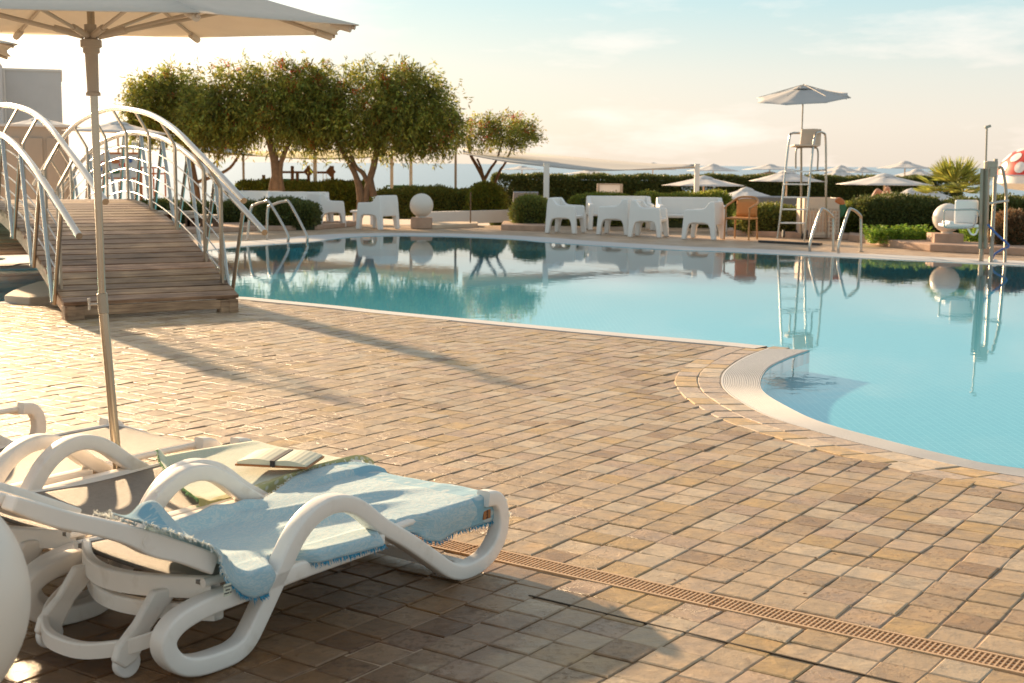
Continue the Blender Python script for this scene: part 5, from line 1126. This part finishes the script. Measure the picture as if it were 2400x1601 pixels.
for zz in (393, 407): mb = MB(); z_ = at(360, zz, 32)[2] - GZ; mb.tube([(-30 * a, 0, z_), (28 * a, 0, z_)], .02, 6); mb.build('rail', M['orange'], rl_)
for sx in (-28, 0, 27): mb = MB(); mb.tube([(sx * a, 0, 0), (sx * a, 0, at(360, 393, 32)[2])], .02, 6); mb.build('post', M['orange'], rl_)
a = at(143, 168, 60); b = at(19, 158, 57); bd = thing('building', 'plain grey flat-roofed building wing at the left edge', 'building', (a[0], 60, GZ), math.atan2(-a[0], 60))
mb = MB(); mb.box((-6, 4, a[2] / 2), (12, 8, a[2])); mb.build('wall', M['wall_grey'], bd)
mb = MB(); mb.box((-6, 4, a[2] + .05), (12.1, 8.1, .10)); mb.build('roof_edge', M['wall_white'], bd)
mb = MB(); mb.box((-8.4, -1.2, b[2] / 2 + .1), (12, 2.3, b[2] + .2)); mb.build('stair_tower', M['wall_grey'], bd)
mb = MB(); mb.tube([(-2.36, -.12, 0), (-2.36, -.12, a[2])], .05, 8); mb.build('drain_pipe', M['wall_white'], bd)
a = at(160, 298, 34); kb = thing('pool_kiosk', 'beige panelled kiosk behind the left end of the bridge', 'kiosk', (a[0], 34, GZ), math.atan2(-a[0], 34))
mb = MB(); mb.box((-1.1, 1, a[2] / 2), (2.2, 2, a[2])); mb.build('wall', M['wall_beige'], kb); mb = MB(); mb.box((-1.1, 1, a[2] + .03), (2.3, 2.1, .06)); mb.build('roof', M['wall_white'], kb)
for k in range(4): mb = MB(); mb.box((-1.9 + k * .53, -.02, a[2] * .48), (.44, .03, a[2] * .8)); mb.build('door_panel', M['wall_beige'], kb, bevel=.01)
# dark cave mouth and bank stone left of the bridge
c = g(-10, 572); rk = thing('rock_arch', 'dark low rock arch at the water left of the bridge', 'rock', (c[0], c[1] + .9, 0)); mb = MB()
mb.lathe([(1.25 * math.cos(q), .55 * math.sin(q)) for q in np.linspace(0, math.pi / 2 - .01, 8)], 20); mb.build('stone', M['core'], rk, smooth=60)
# planters / bar seen under the handrail
for k, (x, y, ww, hh, mt, lab) in enumerate(((395, 505, 120, 42, 'brown', 'brown timber bench seen through the right bridge railing'), (480, 512, 70, 34, 'brown', 'short brown timber planter near the end of the bridge railing'))):
    c = at(x, y, 27.5); a = 27.5 / F; t = thing('timber_bench', lab, 'bench', (c[0], c[1], GZ)); mb = MB(); mb.box((0, 0, hh * a), (ww * a, .5, .06)); mb.build('seat', M['wall_beige'], t, bevel=.01)
    for sx in (-.42, 0, .42): mb = MB(); mb.box((sx * ww * a, 0, hh * a / 2 - .02), (.10, .45, hh * a - .04)); mb.build('leg', M[mt], t)
# sunbather with bent knees behind the front parasol
c = at(2095, 458, 37); z0 = -.25; ps = thing('person', 'sunbather lying down with both knees bent, seen under the front parasol', 'person', (c[0], c[1], z0))
def skin(name, V, E_, Rd, mat_, parent):
    me = bpy.data.meshes.new(name); me.from_pydata(V, E_, []); me.materials.append(mat_); o = bpy.data.objects.new(name, me); COL.objects.link(o); o.parent = parent
    md = o.modifiers.new('s', 'SKIN'); md.use_smooth_shade = True; sv = me.skin_vertices[0].data
    for i, r_ in enumerate(Rd): sv[i].radius = (r_, r_)
    sv[0].use_root = True; o.modifiers.new('u', 'SUBSURF').render_levels = 1; return o
zb_ = c[2] - z0 - .25
V = [(0, 0, zb_), (.25, 0, zb_ + .03), (.50, 0, zb_ + .06), (.62, 0, zb_ + .09), (.74, 0, zb_ + .12), (-.08, .10, zb_), (-.42, .13, zb_ + .42), (-.62, .13, zb_ + .02), (-.80, .13, zb_ - .02), (-.08, -.10, zb_), (-.22, -.14, zb_ + .50), (-.42, -.14, zb_ + .06), (-.60, -.14, zb_ + .0), (.48, .22, zb_ + .03), (.28, .32, zb_), (.05, .30, zb_), (.48, -.22, zb_ + .03), (.28, -.32, zb_), (.05, -.30, zb_)]
Ee = [(0, 1), (1, 2), (2, 3), (3, 4), (0, 5), (5, 6), (6, 7), (7, 8), (0, 9), (9, 10), (10, 11), (11, 12), (2, 13), (13, 14), (14, 15), (2, 16), (16, 17), (17, 18)]
skin('body', V, Ee, [.13, .12, .14, .05, .10, .095, .065, .04, .035, .095, .065, .04, .035, .05, .04, .03, .05, .04, .03], M['skin'], ps)
sl2 = thing('deck_lounger', 'low lounger carrying the sunbather under the front parasol', 'sun lounger', (c[0], c[1], -1.4)); zz = 1.15 + zb_ - .14
mb = MB(); mb.box((0, 0, zz - .03), (1.9, .65, .06)); mb.build('seat', M['grey_fabric'], sl2)
for sx in (-.8, .8):
    for sy in (-.28, .28): mb = MB(); mb.box((sx, sy, (zz - .06) / 2), (.05, .05, zz - .06)); mb.build('leg', M['resin'], sl2)

# ---------------------------------------------------------------- scattered bits on the paving
mb = MB(); rg = np.random.default_rng(77)
for k in range(170):
    y = rg.uniform(3.3, 11); x = rg.uniform(-.38 * y, .38 * y); p = np.array([[x, y]])
    if inpoly(p, POOL)[0] or inpoly(p, cut1)[0]: continue
    s_ = rg.uniform(.003, .011); a = rg.uniform(0, 6.28); q = [(x + math.cos(a + b) * s_ * r_, y + math.sin(a + b) * s_ * r_, .004 + rg.uniform(0, .004)) for b, r_ in ((0, 1), (1.5, .4), (3.1, 1), (4.6, .5))]
    v = rg.uniform(.4, 1.4); mb.add(q, [(0, 1, 2, 3)], (v, v * .8, v * .6, 1))
o = mb.build('leaf_litter', M['leaf_rust']); tag(o, 'tiny dry leaf bits and grit scattered over the paving', 'litter', kind='stuff')
